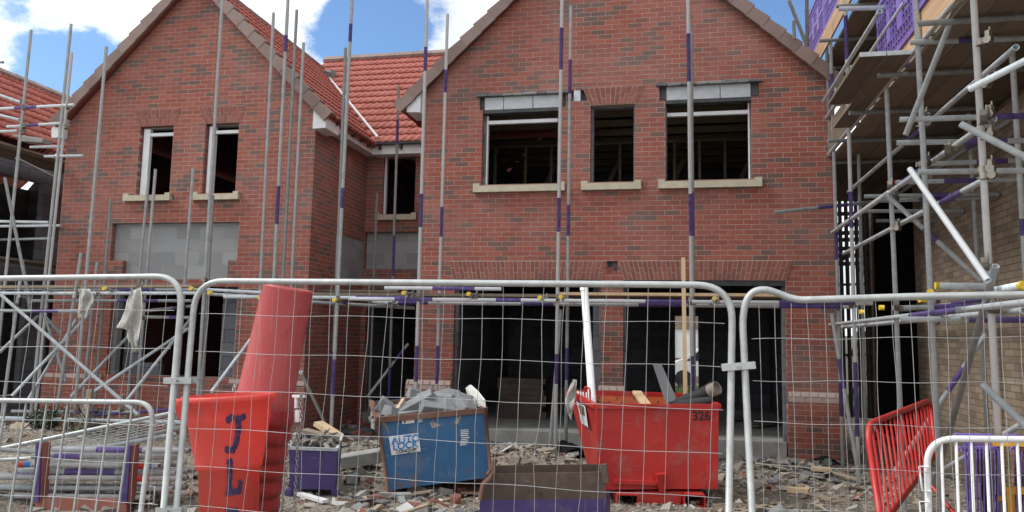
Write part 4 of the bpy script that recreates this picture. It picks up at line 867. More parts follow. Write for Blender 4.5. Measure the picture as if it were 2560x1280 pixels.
# ------------------------------------------------------------------ foreground barriers
def barrier(label, mat, TL, TR, BL, BR, nbars, rt=.020, rb=.0095, lean=0, feet=()):
    t = thing('pedestrian_barrier', label, 'barrier', (BL+BR)/2)
    bm = nb(); path(bm, rounded([BL, TL, TR, BR], .17, 8), rt, 12); lo = BL.lerp(TL, .10), BR.lerp(TR, .10); tube(bm, lo[0], lo[1], rt*.9, 10, False); obj('frame', bm, mat, t); bmat = M['bar_grey'] if mat == M['fence_steel'] else mat
    for i in range(nbars):
        u = (i+1)/(nbars+1); b = lo[0].lerp(lo[1], u); a = TL.lerp(TR, min(1, u+lean/nbars)); bm = nb(); tube(bm, b, a, rb, 8, False); obj('bar', bm, bmat, t)
    for p, d in feet: bm = nb(); bar(bm, p-d*.3, p+d*.3, .05, .012); obj('foot', bm, mat, t)
    return t
gTL, gBL = P(-540, 994, 5.12), None; gTR, gBR = leg_pts((388, 1006), (352, 1280), 5.02)
gBL = Vector((gTL.x-.10, gTL.y, .06)); gt = barrier('plain galvanised pedestrian barrier in front of the tube stack at far left', M['fence_steel'], gTL, gTR, gBL, gBR, 18, .019, .0085)
bm = nb(); q = P(372, 1215, 5.0); path(bm, [q, q+Vector((.05, 0, .0)), q+Vector((.05, 0, -.12)), q+Vector((0, 0, -.12))], .006, 6); obj('hook', bm, M['fence_steel'], gt)
rTL2, rTR2 = P(2166, 1062, 6.55), P(2326, 1000, 8.35); rBL2, rBR2 = P(2208, 1345, 6.35), P(2341, 1150, 8.1)
rb_ = barrier('dented red pedestrian barrier leaning beside the scaffold foot', M['red_barrier'], rTL2, rTR2, rBL2, rBR2, 15, .025, .0105)
bm = nb(); tube(bm, P(2330, 1215, 7.9), P(2390, 1290, 7.0), .018, 8); obj('foot', bm, M['red_barrier'], rb_)
wTL, wBL = leg_pts((2316, 1096), (2322, 1280), 5.45); wTR = P(2870, 1102, 5.3); wBR = Vector((wTR.x, wTR.y, .06))
wt = barrier('white pedestrian barrier in front of the hanging purple guards', M['white_barrier'], wTL, wTR, wBL, wBR, 13, .021, .0095)
for y in (1195, 1283): q = P(2322, y-28, 5.42); bm = nb(); path(bm, [q, q+Vector((-.055, 0, .0)), q+Vector((-.045, 0, -.15)), q+Vector((.005, 0, -.15))], .0065, 6); obj('hook', bm, M['white_barrier'], wt)
# orange barrier with a mesh infill
ot = thing('pedestrian_barrier', 'orange framed mesh barrier standing behind the white barrier at far right', 'barrier', P(2520, 1280, 6.0))
a0, a1 = P(2448, 1105, 6.0), P(2484, 1345, 5.95); b0, b1 = P(2760, 1108, 5.8), P(2770, 1345, 5.75)
bm = nb(); bar(bm, a0, a1, .05, .075, (0, 1, 0)); bar(bm, b0, b1, .05, .07, (0, 1, 0)); bar(bm, a0+Vector((.04, 0, -.0)), b0, .045, .05); bar(bm, P(2515, 1225, 5.97), P(2765, 1228, 5.77), .05, .05); bar(bm, P(2523, 1230, 5.96), P(2530, 1345, 5.96), .05, .05, (0, 1, 0)); tube(bm, P(2484, 1246, 5.97), P(2524, 1248, 5.96), .022, 10, False); obj('frame', bm, M['orange_barrier'], ot)
bm = nb()
for i in range(1, 18): u = i/18; tube(bm, P(2455+u*300, 1108, 6.0-.2*u), P(2462+u*300, 1222, 5.98-.2*u), .0022, 5, False)
for j in range(1, 8): v = j/8; tube(bm, P(2452+v*6, 1108+v*114, 6.0), P(2755+v*8, 1108+v*118, 5.8), .0022, 5, False)
obj('wire_mesh', bm, M['orange_barrier'], ot)
# purple guards hung one behind the other on the orange barrier
for i in range(13):
    px = 2404+i*9.2 if i < 10 else 2446+i*9; o = P(px+18-i*1.2, 1330, 5.75+i*.02); top = P(px+8, 1118, 5.72+i*.02)
    uz = (top-o).normalized(); ux = Vector((.33, .94, 0)); ux = (ux-uz*ux.dot(uz)).normalized(); h = (top-o).length-.02
    bm = place(guard_mesh(.42, h, .075, .0055), top-uz*(h+.05)-ux*.02, ux, uz)
    hk = top-uz*.05; path(bm, [hk, hk+uz*.03, hk+uz*.055+Vector((-.018, 0, 0)), hk+uz*.05+Vector((-.04, 0, -.005)), hk+uz*.02+Vector((-.045, 0, 0))], .006, 6)
    single('brick_guard', bm, M['purple_plastic'], 'purple plastic guard hung edge on with its hooks up behind the white barrier', 'brick guard', 'purple guards hung behind the white barrier')
# ------------------------------------------------------------------ rubbish chutes
def lathe(bm, base, axis, prof, n=40, sx=None, close=False, wall_t=None):
    base = Vector(base); ax = Vector(axis).normalized(); s = Vector((1, 0, 0)); s = (s-ax*s.dot(ax)).normalized(); u = ax.cross(s); R = []
    for r, h in prof: R.append([bm.verts.new(base+ax*h+s*(r*math.cos(2*math.pi*i/n))+u*(r*math.sin(2*math.pi*i/n))) for i in range(n)])
    for A, B in zip(R[:-1], R[1:]):
        for i in range(n): f = bm.faces.new((A[i], A[(i+1) % n], B[(i+1) % n], B[i])); f.smooth = True
    return R
def chute(label, base, axis, prof, mat, group=None):
    bm = nb(); inn = [(r-.012, h) for r, h in reversed(prof)]; R = lathe(bm, base, axis, prof+inn)
    A, B = R[0], R[-1]
    for i in range(len(A)): bm.faces.new((B[i], B[(i+1) % len(A)], A[(i+1) % len(A)], A[i]))
    t = thing('rubbish_chute', label, 'rubbish chute', base, group); b = obj('body', bm, mat, t); return t, b
CY = 5.55
cl_, cr_ = P(466, 985, CY), P(684, 988, CY); cc = (cl_+cr_)/2; CR = (cr_.x-cl_.x)/2*.885; cb = Vector((cc.x+.0, CY, .02)); H0 = cc.z-.02
pb = P(573, 1280, CY); cb.x = cc.x+(pb.x-cc.x)*1.25
cax = Vector((cc.x-cb.x, 0, H0)); HL = cax.length
cprof = [(.205, 0), (.212, .22), (.220, .225), (.225, HL*.50), (.248, HL*.507), (.250, HL*.54), (.256, HL*.555), (CR*.91, HL*.83), (CR*.925, HL*.835), (CR*.94, HL*.925), (CR*.985, HL*.93), (CR*.99, HL*.955), (CR*1.045, HL*.96), (CR*1.06, HL*.985), (CR*1.04, HL)]
ch1, ch1b = chute('bright red open chute section with J L stencilled in navy paint', cb, cax, cprof, M['chute'])
def on_chute(ang, h, off=.003):
    ax = cax.normalized(); s = Vector((1, 0, 0)); s = (s-ax*s.dot(ax)).normalized(); u = ax.cross(s)
    for (r0, h0), (r1, h1) in zip(cprof[:-1], cprof[1:]):
        if h0 <= h <= h1: r = r0+(r1-r0)*(h-h0)/max(1e-6, h1-h0); break
    else: r = cprof[-1][0]
    r += off; return cb+ax*h+s*(r*math.cos(ang))+u*(r*math.sin(ang))
# lug handle on the left, moulded rim tabs
for ang in (3.62,):
    bm = nb(); pts = []
    for k in range(9):
        v = k/8; h = HL*(.99-.20*v); o = .075*math.sin(math.pi*min(1, v*.62+.32))
        pts.append((h, o))
    rings = []
    for h, o in pts: rings.append([bm.verts.new(on_chute(ang+da, h, d)) for da, d in ((-.13, -.004), (-.11, o), (.11, o), (.13, -.004))])
    for A, B in zip(rings[:-1], rings[1:]):
        for i in range(3): bm.faces.new((A[i], A[i+1], B[i+1], B[i])).smooth = True
    bm.faces.new(rings[0]); bm.faces.new(rings[-1][::-1]); bmesh.ops.recalc_face_normals(bm, faces=bm.faces)
    obj('lug', bm, M['chute'], ch1)
def stencil(strokes, a0, a1, h0, h1, thick):
    """hand stencilled letter: brush strokes rasterised finely on the curved skin, with ragged edges"""
    bm = nb(); nx, ny = 30, 44; asp = 1.75
    def dist(x, y):
        best = 9
        for (x0, y0), (x1, y1) in strokes:
            dx, dy = x1-x0, (y1-y0)*asp; px_, py_ = x-x0, (y-y0)*asp; L = dx*dx+dy*dy; t = max(0, min(1, (px_*dx+py_*dy)/L)) if L else 0
            best = min(best, math.hypot(px_-t*dx, py_-t*dy))
        return best
    cache = {}
    def V(i, j):
        if (i, j) not in cache: cache[(i, j)] = bm.verts.new(on_chute(a0+(a1-a0)*(i/nx*1.3-.15), h0+(h1-h0)*(j/ny*1.16-.08), .0035))
        return cache[(i, j)]
    for i in range(nx):
        for j in range(ny):
            x, y = (i+.5)/nx*1.3-.15, (j+.5)/ny*1.16-.08
            if dist(x, y) < thick*(1+.28*noise.noise(Vector((x*6, y*9, a0*5+h0*7)))) and noise.noise(Vector((x*17, y*22, h0*9))) < .52: bm.faces.new((V(i, j), V(i+1, j), V(i+1, j+1), V(i, j+1)))
    obj('lettering', bm, M['navy_paint'], ch1b)
af = -math.pi/2+.72
stencil((((.15, .92), (.30, .97)), ((.62, .93), (.95, .97)), ((.70, .95), (.68, .55)), ((.68, .55), (.58, .22)), ((.58, .22), (.40, .07)), ((.40, .07), (.05, .10))), af-.24, af+.18, HL*.625, HL*.865, .165)
stencil((((.28, .98), (.26, .10)), ((.14, .08), (.95, .10)), ((.95, .10), (.97, .32))), af-.28, af+.20, HL*.345, HL*.575, .17)
stencil((((.15, .98), (.12, .02)), ((.15, .96), (.70, .92)), ((.70, .92), (.85, .75)), ((.85, .75), (.65, .55)), ((.65, .55), (.15, .52)), ((.45, .52), (.9, .02))), af-.28, af+.20, HL*.02, HL*.255, .17)
KY = 6.15
kt, kl = P(721, 718, KY), P(662, 1000, KY); kd = (kt-kl).normalized(); kb = kl-kd*((kl.z-.0)/kd.z); KL = (kt-kb).length
rr = lambda px, y: px/F_PX*(FW.dot(P(680, y, KY)-EYEV))
r_t, r_m = rr(60, 718), rr(72, 1000); hm = (kl-kb).length
rib = [(rr(84, 1280), -.02)]
for i in range(7):
    h0 = hm*(.02+i*.135); R0 = r_m+(rr(88, 1280)-r_m)*(1-h0/hm)
    rib += [(R0*1.05, h0), (R0*1.055, h0+hm*.05), (R0*1.0, h0+hm*.10), (R0*.96, h0+hm*.13)]
prof = [(r_m*.97, hm*.80), (r_m*1.0, hm*.99), (r_m*.995, hm*1.02), (r_m*.96, hm*1.06), (r_t*1.02, KL*.985), (r_t*1.035, KL*.988), (r_t*1.035, KL)]
ch2, ch2b = chute('tall faded red chute column leaning right, of nested ribbed sections', kb, kd, prof, M['chute_faded'])
bm = nb(); lathe(bm, kb, kd, rib); obj('nested_sections', bm, M['chute_dark'], ch2)
# chains
def chain(label, pts):
    bm = nb(); pts = [Vector(p) for p in pts]; L = sum((b-a).length for a, b in zip(pts[:-1], pts[1:])); n = int(L/.033); t = 0
    for k in range(n):
        s = k*.033; acc = 0
        for a, b in zip(pts[:-1], pts[1:]):
            l = (b-a).length
            if s <= acc+l: c = a.lerp(b, (s-acc)/l); d = (b-a).normalized(); break
            acc += l
        x, y = frame_of(d); ang = (k % 2)*1.57+random.uniform(-.4, .4); w_ = x*math.cos(ang)+y*math.sin(ang)
        loop = [c+d*(.021*math.cos(q))*1.0+w_*(.0125*math.sin(q)) for q in [2*math.pi*i/10 for i in range(10)]]
        path(bm, loop, .0036, 5, closed=True)
    return single('chain', bm, M['chain'], label, 'chain')
chain('long steel chain hanging down the right side of the ribbed chute', [P(752, 992, 5.85), P(753, 1060, 5.85), P(745, 1110, 5.86), P(741, 1180, 5.86), P(736, 1280, 5.86), P(735, 1330, 5.86)])
chain('looped steel chain hanging lower between chute and purple bin', [P(742, 1075, 5.83), P(722, 1110, 5.83), P(716, 1180, 5.83), P(706, 1260, 5.84), P(702, 1330, 5.84)])
chain('short steel chain hanging over the rim between the two chutes', [P(592, 958, 5.85), P(585, 968, 5.8), P(580, 985, 5.78)])
bt = thing('chute_bracket', 'small steel bracket and shackle on the ribbed chute holding the chain', 'bracket', P(745, 992, 5.9))
bm = nb(); bar(bm, P(733, 990, 5.9), P(761, 991, 5.88), .03, .02); bar(bm, P(741, 988, 5.9), P(741, 1020, 5.9), .03, .02); bar(bm, P(744, 1025, 5.9), P(744, 1055, 5.9), .03, .035); obj('plate', bm, M['galv_bright'], bt)
bm = nb(); tube(bm, P(752, 985, 5.86), P(752, 1000, 5.86), .012, 8, False); obj('bolt', bm, M['galv_dull'], bt)
# ------------------------------------------------------------------ skips
def text_on(root, txt, o, ux, uz, size, mat, name='lettering', bold=.0, shear=0):
    cu = bpy.data.curves.new('lettering', 'FONT'); cu.body = txt; cu.size = size; cu.offset = bold; cu.extrude = .0015; cu.shear = shear
    t = bpy.data.objects.new('lettering', cu); C.objects.link(t); dg = bpy.context.evaluated_depsgraph_get(); dg.update()
    me = bpy.data.meshes.new_from_object(t.evaluated_get(dg)); bpy.data.objects.remove(t); bpy.data.curves.remove(cu)
    bm = nb(); bm.from_mesh(me); bpy.data.meshes.remove(me)
    o, ux, uz = Vector(o), Vector(ux).normalized(), Vector(uz).normalized(); n = ux.cross(uz)
    for v in bm.verts: c = v.co.copy(); v.co = o+ux*c.x+uz*c.y+n*(c.z+.002)
    return obj(name, bm, mat, root)
def face_pt(q, u, v):
    """point on a quad given as TL, TR, BR, BL"""
    return q[3].lerp(q[2], u).lerp(q[0].lerp(q[1], u), v)
def open_box(bm, F, B, th=.03):
    """hollow tapered box; F, B = front/back quads TL, TR, BR, BL"""
    cen = sum(F+B, Vector())/8; outer = F+B
    def inset(p, top):
        d = cen-p; d.z = 0; d = d.normalized()*th*1.4; return p+d+Vector((0, 0, 0 if top else th))
    I = [inset(p, i % 4 < 2) for i, p in enumerate(outer)]
    o = [bm.verts.new(p) for p in outer]; n = [bm.verts.new(p) for p in I]
    F_, B_ = o[:4], o[4:]; f_, b_ = n[:4], n[4:]
    for q in ((F_[0], F_[3], F_[2], F_[1]), (B_[0], B_[1], B_[2], B_[3]), (F_[0], B_[0], B_[3], F_[3]), (F_[1], F_[2], B_[2], B_[1]), (F_[3], B_[3], B_[2], F_[2])): bm.faces.new(q).material_index = 0
    for q in ((f_[0], f_[1], f_[2], f_[3]), (b_[0], b_[3], b_[2], b_[1]), (f_[0], f_[3], b_[3], b_[0]), (f_[1], b_[1], b_[2], f_[2]), (f_[3], f_[2], b_[2], b_[3])): bm.faces.new(q).material_index = 1
    for a, b, c, d in ((F_[0], F_[1], f_[1], f_[0]), (B_[1], B_[0], b_[0], b_[1]), (F_[1], B_[1], b_[1], f_[1]), (B_[0], F_[0], f_[0], b_[0])): bm.faces.new((a, b, c, d)).material_index = 0
# red skip
rs = thing('tipping_skip', 'red tipping skip marked 326 filled with offcuts, pipe and rolled membrane', 'skip', P(1650, 1230, 8.5))
RF = [P(1490, 1013, 8.02), P(1796, 1014, 8.27), P(1794, 1222, 8.27), P(1502, 1224, 8.02)]
RB = [P(1421, 978, 9.05), P(1752, 987, 9.4), P(1755, 1175, 9.4), P(1472, 1178, 9.05)]
bm = nb(); open_box(bm, RF, RB); body = obj('body', bm, [M['skip_red'], M['skip_orange']], rs)
nf = (RF[1]-RF[0]).cross(RF[3]-RF[0]).normalized(); nf = nf if nf.y < 0 else -nf
ux = (RF[1]-RF[0]).normalized(); uz = (RF[0]-RF[3]).normalized()
bm = nb()
for a, b in ((RF[0], RF[1]), (RF[1], RB[1]), (RB[1], RB[0]), (RB[0], RF[0])): bar(bm, a+Vector((0, 0, -.01)), b+Vector((0, 0, -.01)), .055, .05)
obj('rim', bm, M['skip_red'], rs)
for a, b in ((RF[0]+nf*.006, RF[3]+nf*.006), (RF[1]+nf*.006-ux*.015, RF[2]+nf*.006-ux*.015)): bm = nb(); bar(bm, a, b, .03, .012, nf); obj('corner_strip', bm, M['skip_red'], body)
def fp(px, py, off=0.0): 
    d = ray(px, py); t = (RF[0]-EYEV).dot(nf)/d.dot(nf); return EYEV+d*t+nf*off
bm = nb(); bar(bm, fp(1532, 1203, .02), fp(1640, 1207, .02), .035, .05, nf); obj('catch_bar', bm, M['skip_red'], rs)
bm = nb(); hexa(bm, [fp(1640, 1205, .0), fp(1664, 1206, .0), fp(1664, 1206, .09), fp(1640, 1205, .09)], [fp(1636, 1182, .0), fp(1661, 1180, .0), fp(1661, 1180, .12), fp(1636, 1182, .12)]); hexa(bm, [fp(1646, 1228, .02), fp(1658, 1228, .02), fp(1658, 1228, .07), fp(1646, 1228, .07)], [fp(1640, 1205, .001), fp(1664, 1206, .001), fp(1664, 1206, .09), fp(1640, 1205, .09)]); obj('latch', bm, M['skip_red'], rs)
text_on(body, '326', fp(1731, 1050, .003), ux, uz, .125, M['ink'], bold=.002)
# base frame and fork pockets
for x0, x1 in ((1540, 1590), (1705, 1755)):
    bm = nb(); a, b = fp(x0, 1232, .12), fp(x1, 1232, .12)
    for dz in (0, -.12): bar(bm, (a+b)/2+Vector((0, 0, dz)), (a+b)/2+Vector((-.2, 1.15, dz)), (b-a).length, .012)
    for q in (a, b): bar(bm, q+Vector((0, 0, -.06)), q+Vector((-.2, 1.15, -.06)), .012, .11)
    obj('fork_pocket', bm, M['skip_red'], rs)
bm = nb(); hexa(bm, [fp(1592, 1262, .03), fp(1700, 1262, .03), fp(1700, 1262, -.3), fp(1592, 1262, -.3)], [fp(1588, 1228, .03), fp(1704, 1229, .03), fp(1704, 1229, -.3), fp(1588, 1228, -.3)]); obj('base_panel', bm, M['skip_red'], rs)
bm = nb(); p = fp(1472, 1000, -.1); path(bm, rounded([RB[0].lerp(RF[0], .62)+Vector((0, 0, .01)), RB[0].lerp(RF[0], .62)+Vector((0, 0, .14)), RB[0].lerp(RF[0], .8)+Vector((0, 0, .14)), RB[0].lerp(RF[0], .8)+Vector((0, 0, .01))], .05, 5), .012, 8); obj('lifting_eye', bm, M['skip_red'], rs)
bm = nb(); path(bm, rounded([RB[1].lerp(RF[1], .2), RB[1].lerp(RF[1], .2)+Vector((0, 0, .09)), RB[1].lerp(RF[1], .05)+Vector((0, 0, .09)), RB[1].lerp(RF[1], .05)], .04, 5), .012, 8); obj('lifting_eye', bm, M['skip_red'], rs)
ls = [RB[0], RF[0], RF[3], RB[3]]; ln = (ls[1]-ls[0]).cross(ls[3]-ls[0]).normalized(); ln = ln if ln.x < 0 else -ln
bm = nb(); q = [face_pt([RB[0], RF[0], RF[3], RB[3]], u, v)+ln*.003 for u, v in ((.30, .66), (.62, .66), (.62, .92), (.30, .92))]; sheet(bm, q, .002); stk = obj('sticker', bm, M['sticker'], rs)
bm = nb(); qq = [face_pt([RB[0], RF[0], RF[3], RB[3]], u, v)+ln*.006 for u, v in ((.36, .78), (.56, .78), (.56, .90), (.36, .90))]; sheet(bm, qq, .001); obj('symbol', bm, M['rust'], stk)
# what lies in the red skip
pipe = thing('drain_pipe', 'long white plastic pipe standing in the red skip', 'pipe', P(1480, 1010, 8.6)); bm = nb(); tube(bm, P(1483, 1035, 8.45), P(1461, 722, 8.75), .042, 18); obj('pipe_body', bm, M['white'], pipe)
bm = nb(); tube(bm, P(1460.5, 728, 8.745), P(1460, 715, 8.76), .047, 18); obj('collar', bm, M['white'], pipe)
bm = nb(); bar(bm, P(1714, 1030, 8.9), P(1708, 644, 8.9), .045, .03, (0, 1, 0)); single('timber_batten', bm, M['timber'], 'tall thin pale timber batten standing upright in the red skip', 'batten')
bm = nb(); bar(bm, P(1592, 980, 9.0), P(1622, 1022, 8.3), .10, .03); single('timber_offcut', bm, M['timber'], 'short pale timber board lying across the back of the red skip', 'timber')
bm = nb(); sheet(bm, [P(1668, 1020, 8.7), P(1700, 1018, 8.7), P(1654, 912, 8.95), P(1632, 912, 8.95)], .018); single('grey_board', bm, M['slate'], 'narrow grey board poking up out of the red skip', 'board')
bm = nb()
for k in range(7): bar(bm, P(1446+k*5, 1015+k*2, 8.7+k*.01), P(1437+k*7, 978+k, 8.85+k*.02), .018, .018)
single('trim_offcuts', bm, M['white'], 'bundle of white trim offcuts beside the white pipe in the red skip', 'plastic trim')
def roll(label, pts, r, m, name='membrane_roll'):
    bm = nb(); n = len(pts); path(bm, pts, [r*random.uniform(.85, 1.1) for _ in pts], 12, cap=False)
    return bm
bm = nb(); pts = [P(1690, 1008, 8.75), P(1715, 1000, 8.7), P(1740, 990, 8.66), P(1765, 982, 8.62), P(1790, 972, 8.55)]; path(bm, pts, [.05, .065, .06, .075, .095], 14, cap=False); path(bm, [p+Vector((.02, .03, -.03)) for p in pts], [.05, .05, .045, .06, .07], 12, cap=False)
path(bm, [P(1672, 1012, 8.6), P(1700, 1010, 8.6), P(1740, 1008, 8.5), P(1780, 1000, 8.5)], [.03, .05, .06, .04], 10)
m_ = single('membrane_roll', bm, M['rubber_black'], 'crumpled black membrane roll over the right corner of the red skip', 'membrane roll', smooth=True)
bm = nb(); tube(bm, P(1775, 978, 8.53), P(1794, 969, 8.47), .070, 14); o_ = single('cardboard_tube', bm, M['card'], 'cardboard core tube sticking out of the black membrane roll', 'tube')
def cloth(label, pts2, Y, m, cat, name, sag=.05, nx=10, ny=14):
    """hanging rag: grid between a left and a right edge (lists of picture points)"""
    bm = nb(); Lp, Rp = pts2; g = []
    def samp(seq, t):
        k = t*(len(seq)-1); i = min(int(k), len(seq)-2); a, b = seq[i], seq[i+1]; return (a[0]+(b[0]-a[0])*(k-i), a[1]+(b[1]-a[1])*(k-i))
    for j in range(ny+1):
        a, b = samp(Lp, j/ny), samp(Rp, j/ny); row = []
        for i in range(nx+1):
            u = i/nx; x, y = a[0]+(b[0]-a[0])*u, a[1]+(b[1]-a[1])*u
            row.append(bm.verts.new(P(x, y, Y + sag*math.sin(u*9+j*.35)*.8+.02*math.sin(j*.9+u*4))))
        g.append(row)
    for j in range(ny):
        for i in range(nx): bm.faces.new((g[j][i], g[j][i+1], g[j+1][i+1], g[j+1][i])).smooth = True
    r = bmesh.ops.solidify(bm, geom=bm.faces[:], thickness=.004)
    return single(name, bm, m, label, cat)
cloth('torn off white sheet tied to the right pole of the left scaffold', ([(328, 728), (318, 748), (308, 790), (288, 822), (300, 818), (316, 806), (318, 850), (328, 860), (330, 880)], [(352, 718), (356, 740), (356, 790), (352, 812), (348, 840), (344, 860), (348, 872), (346, 880), (334, 882)]), 9.75, M['rag'], 'plastic sheet', 'plastic_rag')
cloth('short torn white sheet hanging from the left pole of the left scaffold', ([(196, 722), (198, 745), (196, 770), (194, 795)], [(224, 722), (234, 742), (232, 765), (222, 788)]), 9.75, M['rag'], 'plastic sheet', 'plastic_rag')
cloth('grey printed sack hanging over the left end of the red skip', ([(1432, 948), (1420, 975), (1412, 1000), (1418, 1030)], [(1442, 950), (1440, 985), (1432, 1025), (1428, 1052)]), 8.55, M['paperwaste'], 'sack', 'waste_sack', .02)
# blue skip
bs = thing('tipping_skip', 'battered blue skip heaped with broken grey blocks and carrying an AUTO LOCK sign', 'skip', P(1095, 1240, 8.0))
BF = [P(946, 1046, 7.62), P(1213, 1022, 7.92), P(1227, 1193, 7.92), P(969, 1226, 7.62)]
BB = [P(928, 1003, 8.6), P(1190, 985, 8.95), P(1205, 1160, 8.95), P(965, 1165, 8.6)]
bm = nb(); open_box(bm, BF, BB); body = obj('body', bm, [M['skip_blue'], M['rust']], bs)
nf2 = (BF[1]-BF[0]).cross(BF[3]-BF[0]).normalized(); nf2 = nf2 if nf2.y < 0 else -nf2; uxb = (BF[1]-BF[0]).normalized(); uzb = (BF[0]-BF[3]).normalized()
def bp(px, py, off=0.0): d = ray(px, py); t = (BF[0]-EYEV).dot(nf2)/d.dot(nf2); return EYEV+d*t+nf2*off
bm = nb()
for a, b in ((BF[0], BF[1]), (BF[1], BB[1]), (BB[0], BF[0])): bar(bm, a+Vector((0, 0, -.015)), b+Vector((0, 0, -.015)), .05, .055)
obj('rim', bm, M['rust'], bs)
bm = nb(); sheet(bm, [P(1178, 1010, 8.7), P(1215, 1020, 7.95), P(1213, 1000, 7.97), P(1196, 978, 8.3), P(1178, 962, 8.65), P(1168, 970, 8.8)], .02); obj('end_flap', bm, M['rag'], bs)
bm = nb(); sheet(bm, [P(930, 1000, 8.3), P(945, 1048, 7.6), P(938, 1045, 7.6), P(925, 998, 8.3)], .02); obj('end_flap', bm, M['rust'], bs)
for a, b in ((BF[0], BF[3]), (BF[1], BF[2])): bm = nb(); path(bm, [a+nf2*.01, b+nf2*.01], .018, 6); obj('corner_strip', bm, M['rust'], body)
bm = nb(); sheet(bm, [bp(979, 1138, .006), bp(1052, 1128, .006), bp(1046, 1082, .006), bp(972, 1091, .006)], .003); sg = obj('sign', bm, M['sticker'], bs)
sl_ = (bp(1046, 1082)-bp(972, 1091)).normalized(); su = (bp(972, 1091)-bp(979, 1138)).normalized()
text_on(sg, 'AUTO', bp(979, 1111, .010), sl_, su, .105, M['blue_ink'], bold=.0025, shear=.12); text_on(sg, 'LOCK', bp(982, 1125, .010), sl_, su, .098, M['blue_ink'], bold=.0025, shear=.12); text_on(sg, 'CONQUIP', bp(990, 1133.5, .010), sl_, su, .046, M['ink'], bold=.0012)
bm = nb(); sheet(bm, [bp(1006, 1060, .006), bp(1036, 1057, .006), bp(1036, 1047, .006), bp(1005, 1050, .006)], .002); s2 = obj('sticker', bm, M['sticker'], bs)
bm = nb(); sheet(bm, [bp(1010, 1058, .009), bp(1014, 1057, .009), bp(1014, 1051, .009), bp(1010, 1052, .009)], .001); obj('symbol', bm, M['ink'], s2)
bm = nb(); sheet(bm, [bp(1045, 1056, .006), bp(1056, 1055, .006), bp(1056, 1044, .006), bp(1045, 1045, .006)], .002); s3 = obj('sticker', bm, M['sticker'], bs)
bm = nb(); c0 = bp(1050.5, 1050, .010); path(bm, [c0+sl_*(.016*math.cos(a))+su*(.016*math.sin(a)) for a in [i*.524 for i in range(12)]], .003, 4, closed=True); obj('symbol', bm, M['blue_ink'], s3)
bm = nb()
for k in range(9): y = 1074+k*4.6; x0 = 1149+random.uniform(0, 5); sheet(bm, [bp(x0, y+3, .005), bp(x0+random.uniform(14, 24), y+1.4, .005), bp(x0+18, y-.6, .005), bp(x0, y+.6, .005)], .001)
obj('worn_print', bm, M['sticker'], bs)
for x0, x1 in ((1005, 1052), (1152, 1195)):
    bm = nb(); a, b = P(x0, 1238, 7.75), P(x1, 1232, 7.85)
    for dz in (0, -.13): bar(bm, (a+b)/2+Vector((0, 0, dz)), (a+b)/2+Vector((-.2, 1.0, dz)), (b-a).length, .012)
    for q in (a, b): bar(bm, q+Vector((0, 0, -.065)), q+Vector((-.2, 1.0, -.065)), .012, .12)
    obj('fork_pocket', bm, M['rust'], bs)
def block(px, py, Y, sz, rot, mat='skip_block', label='broken grey building block heaped in the blue skip', name='block', group='blocks heaped in the blue skip'):
    bm = nb(); obox(bm, P(px, py, Y), sz, rot)
    for v in bm.verts: v.co += Vector((random.uniform(-.02, .02), random.uniform(-.02, .02), random.uniform(-.015, .015)))
    bmesh.ops.bevel(bm, geom=bm.edges[:], offset=.006, segments=1, affect='EDGES')
    return single(name, bm, M[mat], label, 'block', group)
for (px, py, Y, sz, rot) in ((1043, 1008, 8.0, (.40, .20, .10), (.3, -.5, .2)), (1095, 1002, 8.2, (.44, .22, .14), (.1, .05, -.1)), (1088, 1018, 7.95, (.30, .20, .12), (.4, .1, .5)), (1150, 1003, 8.2, (.24, .2, .14), (.3, .3, .3)), (1130, 1020, 7.98, (.22, .2, .1), (.6, .2, .7)), (1022, 1026, 7.95, (.26, .2, .08), (.5, -.2, .4)), (970, 1022, 8.0, (.24, .18, .12), (.2, .6, .3)), (1060, 992, 8.5, (.4, .2, .12), (.1, .3, .6)), (1165, 1012, 8.0, (.2, .2, .1), (.7, .1, 1)), (985, 1030, 7.9, (.2, .16, .1), (.1, .2, 1)), (1110, 985+6, 8.6, (.3, .2, .1), (.2, -.2, .9))):
    block(px, py, Y, sz, rot)
bm = nb()
for _ in range(160):
    u, v = random.random(), random.random(); p = BF[0].lerp(BF[1], u).lerp(BB[0].lerp(BB[1], u), v); p.z -= .05+random.uniform(0, .06)
    obox(bm, p, (random.uniform(.05, .16), random.uniform(.05, .14), random.uniform(.03, .1)), (random.uniform(0, 3), random.uniform(0, 3), random.uniform(0, 3)))
tag(obj('rubble', bm, M['rubble']), 'broken rubble filling the blue skip', None, None, 'stuff')
bm = nb(); bar(bm, P(983, 1040, 7.8), P(1009, 998, 8.0), .03, .03); single('timber_offcut', bm, M['timber'], 'thin timber stick poking out of the blue skip', 'timber')
# ------------------------------------------------------------------ purple bin of fittings, brown stillage
pbn = thing('fittings_bin', 'purple steel bin heaped with loose scaffold fittings between chute and blue skip', 'steel bin', P(790, 1235, 7.7))
PF = [P(722, 1120, 7.35), P(842, 1124, 7.55), P(838, 1225, 7.55), P(724, 1222, 7.35)]; PB = [P(740, 1084, 8.1), P(856, 1088, 8.3), P(850, 1180, 8.3), P(742, 1178, 8.1)]
bm = nb(); open_box(bm, PF, PB); obj('body', bm, [M['purple_steel'], M['purple_dark']], pbn)
bm = nb()
for a, b in ((PF[0], PF[1]), (PF[1], PB[1]), (PB[1], PB[0]), (PB[0], PF[0])): bar(bm, a, b, .03, .03)
obj('rim', bm, M['galv_dull'], pbn)
for q in (PF[3], PF[2]): bm = nb(); bar(bm, q, Vector((q.x, q.y, .0)), .06, .06, (0, 1, 0)); obj('foot', bm, M['purple_dark'], pbn)
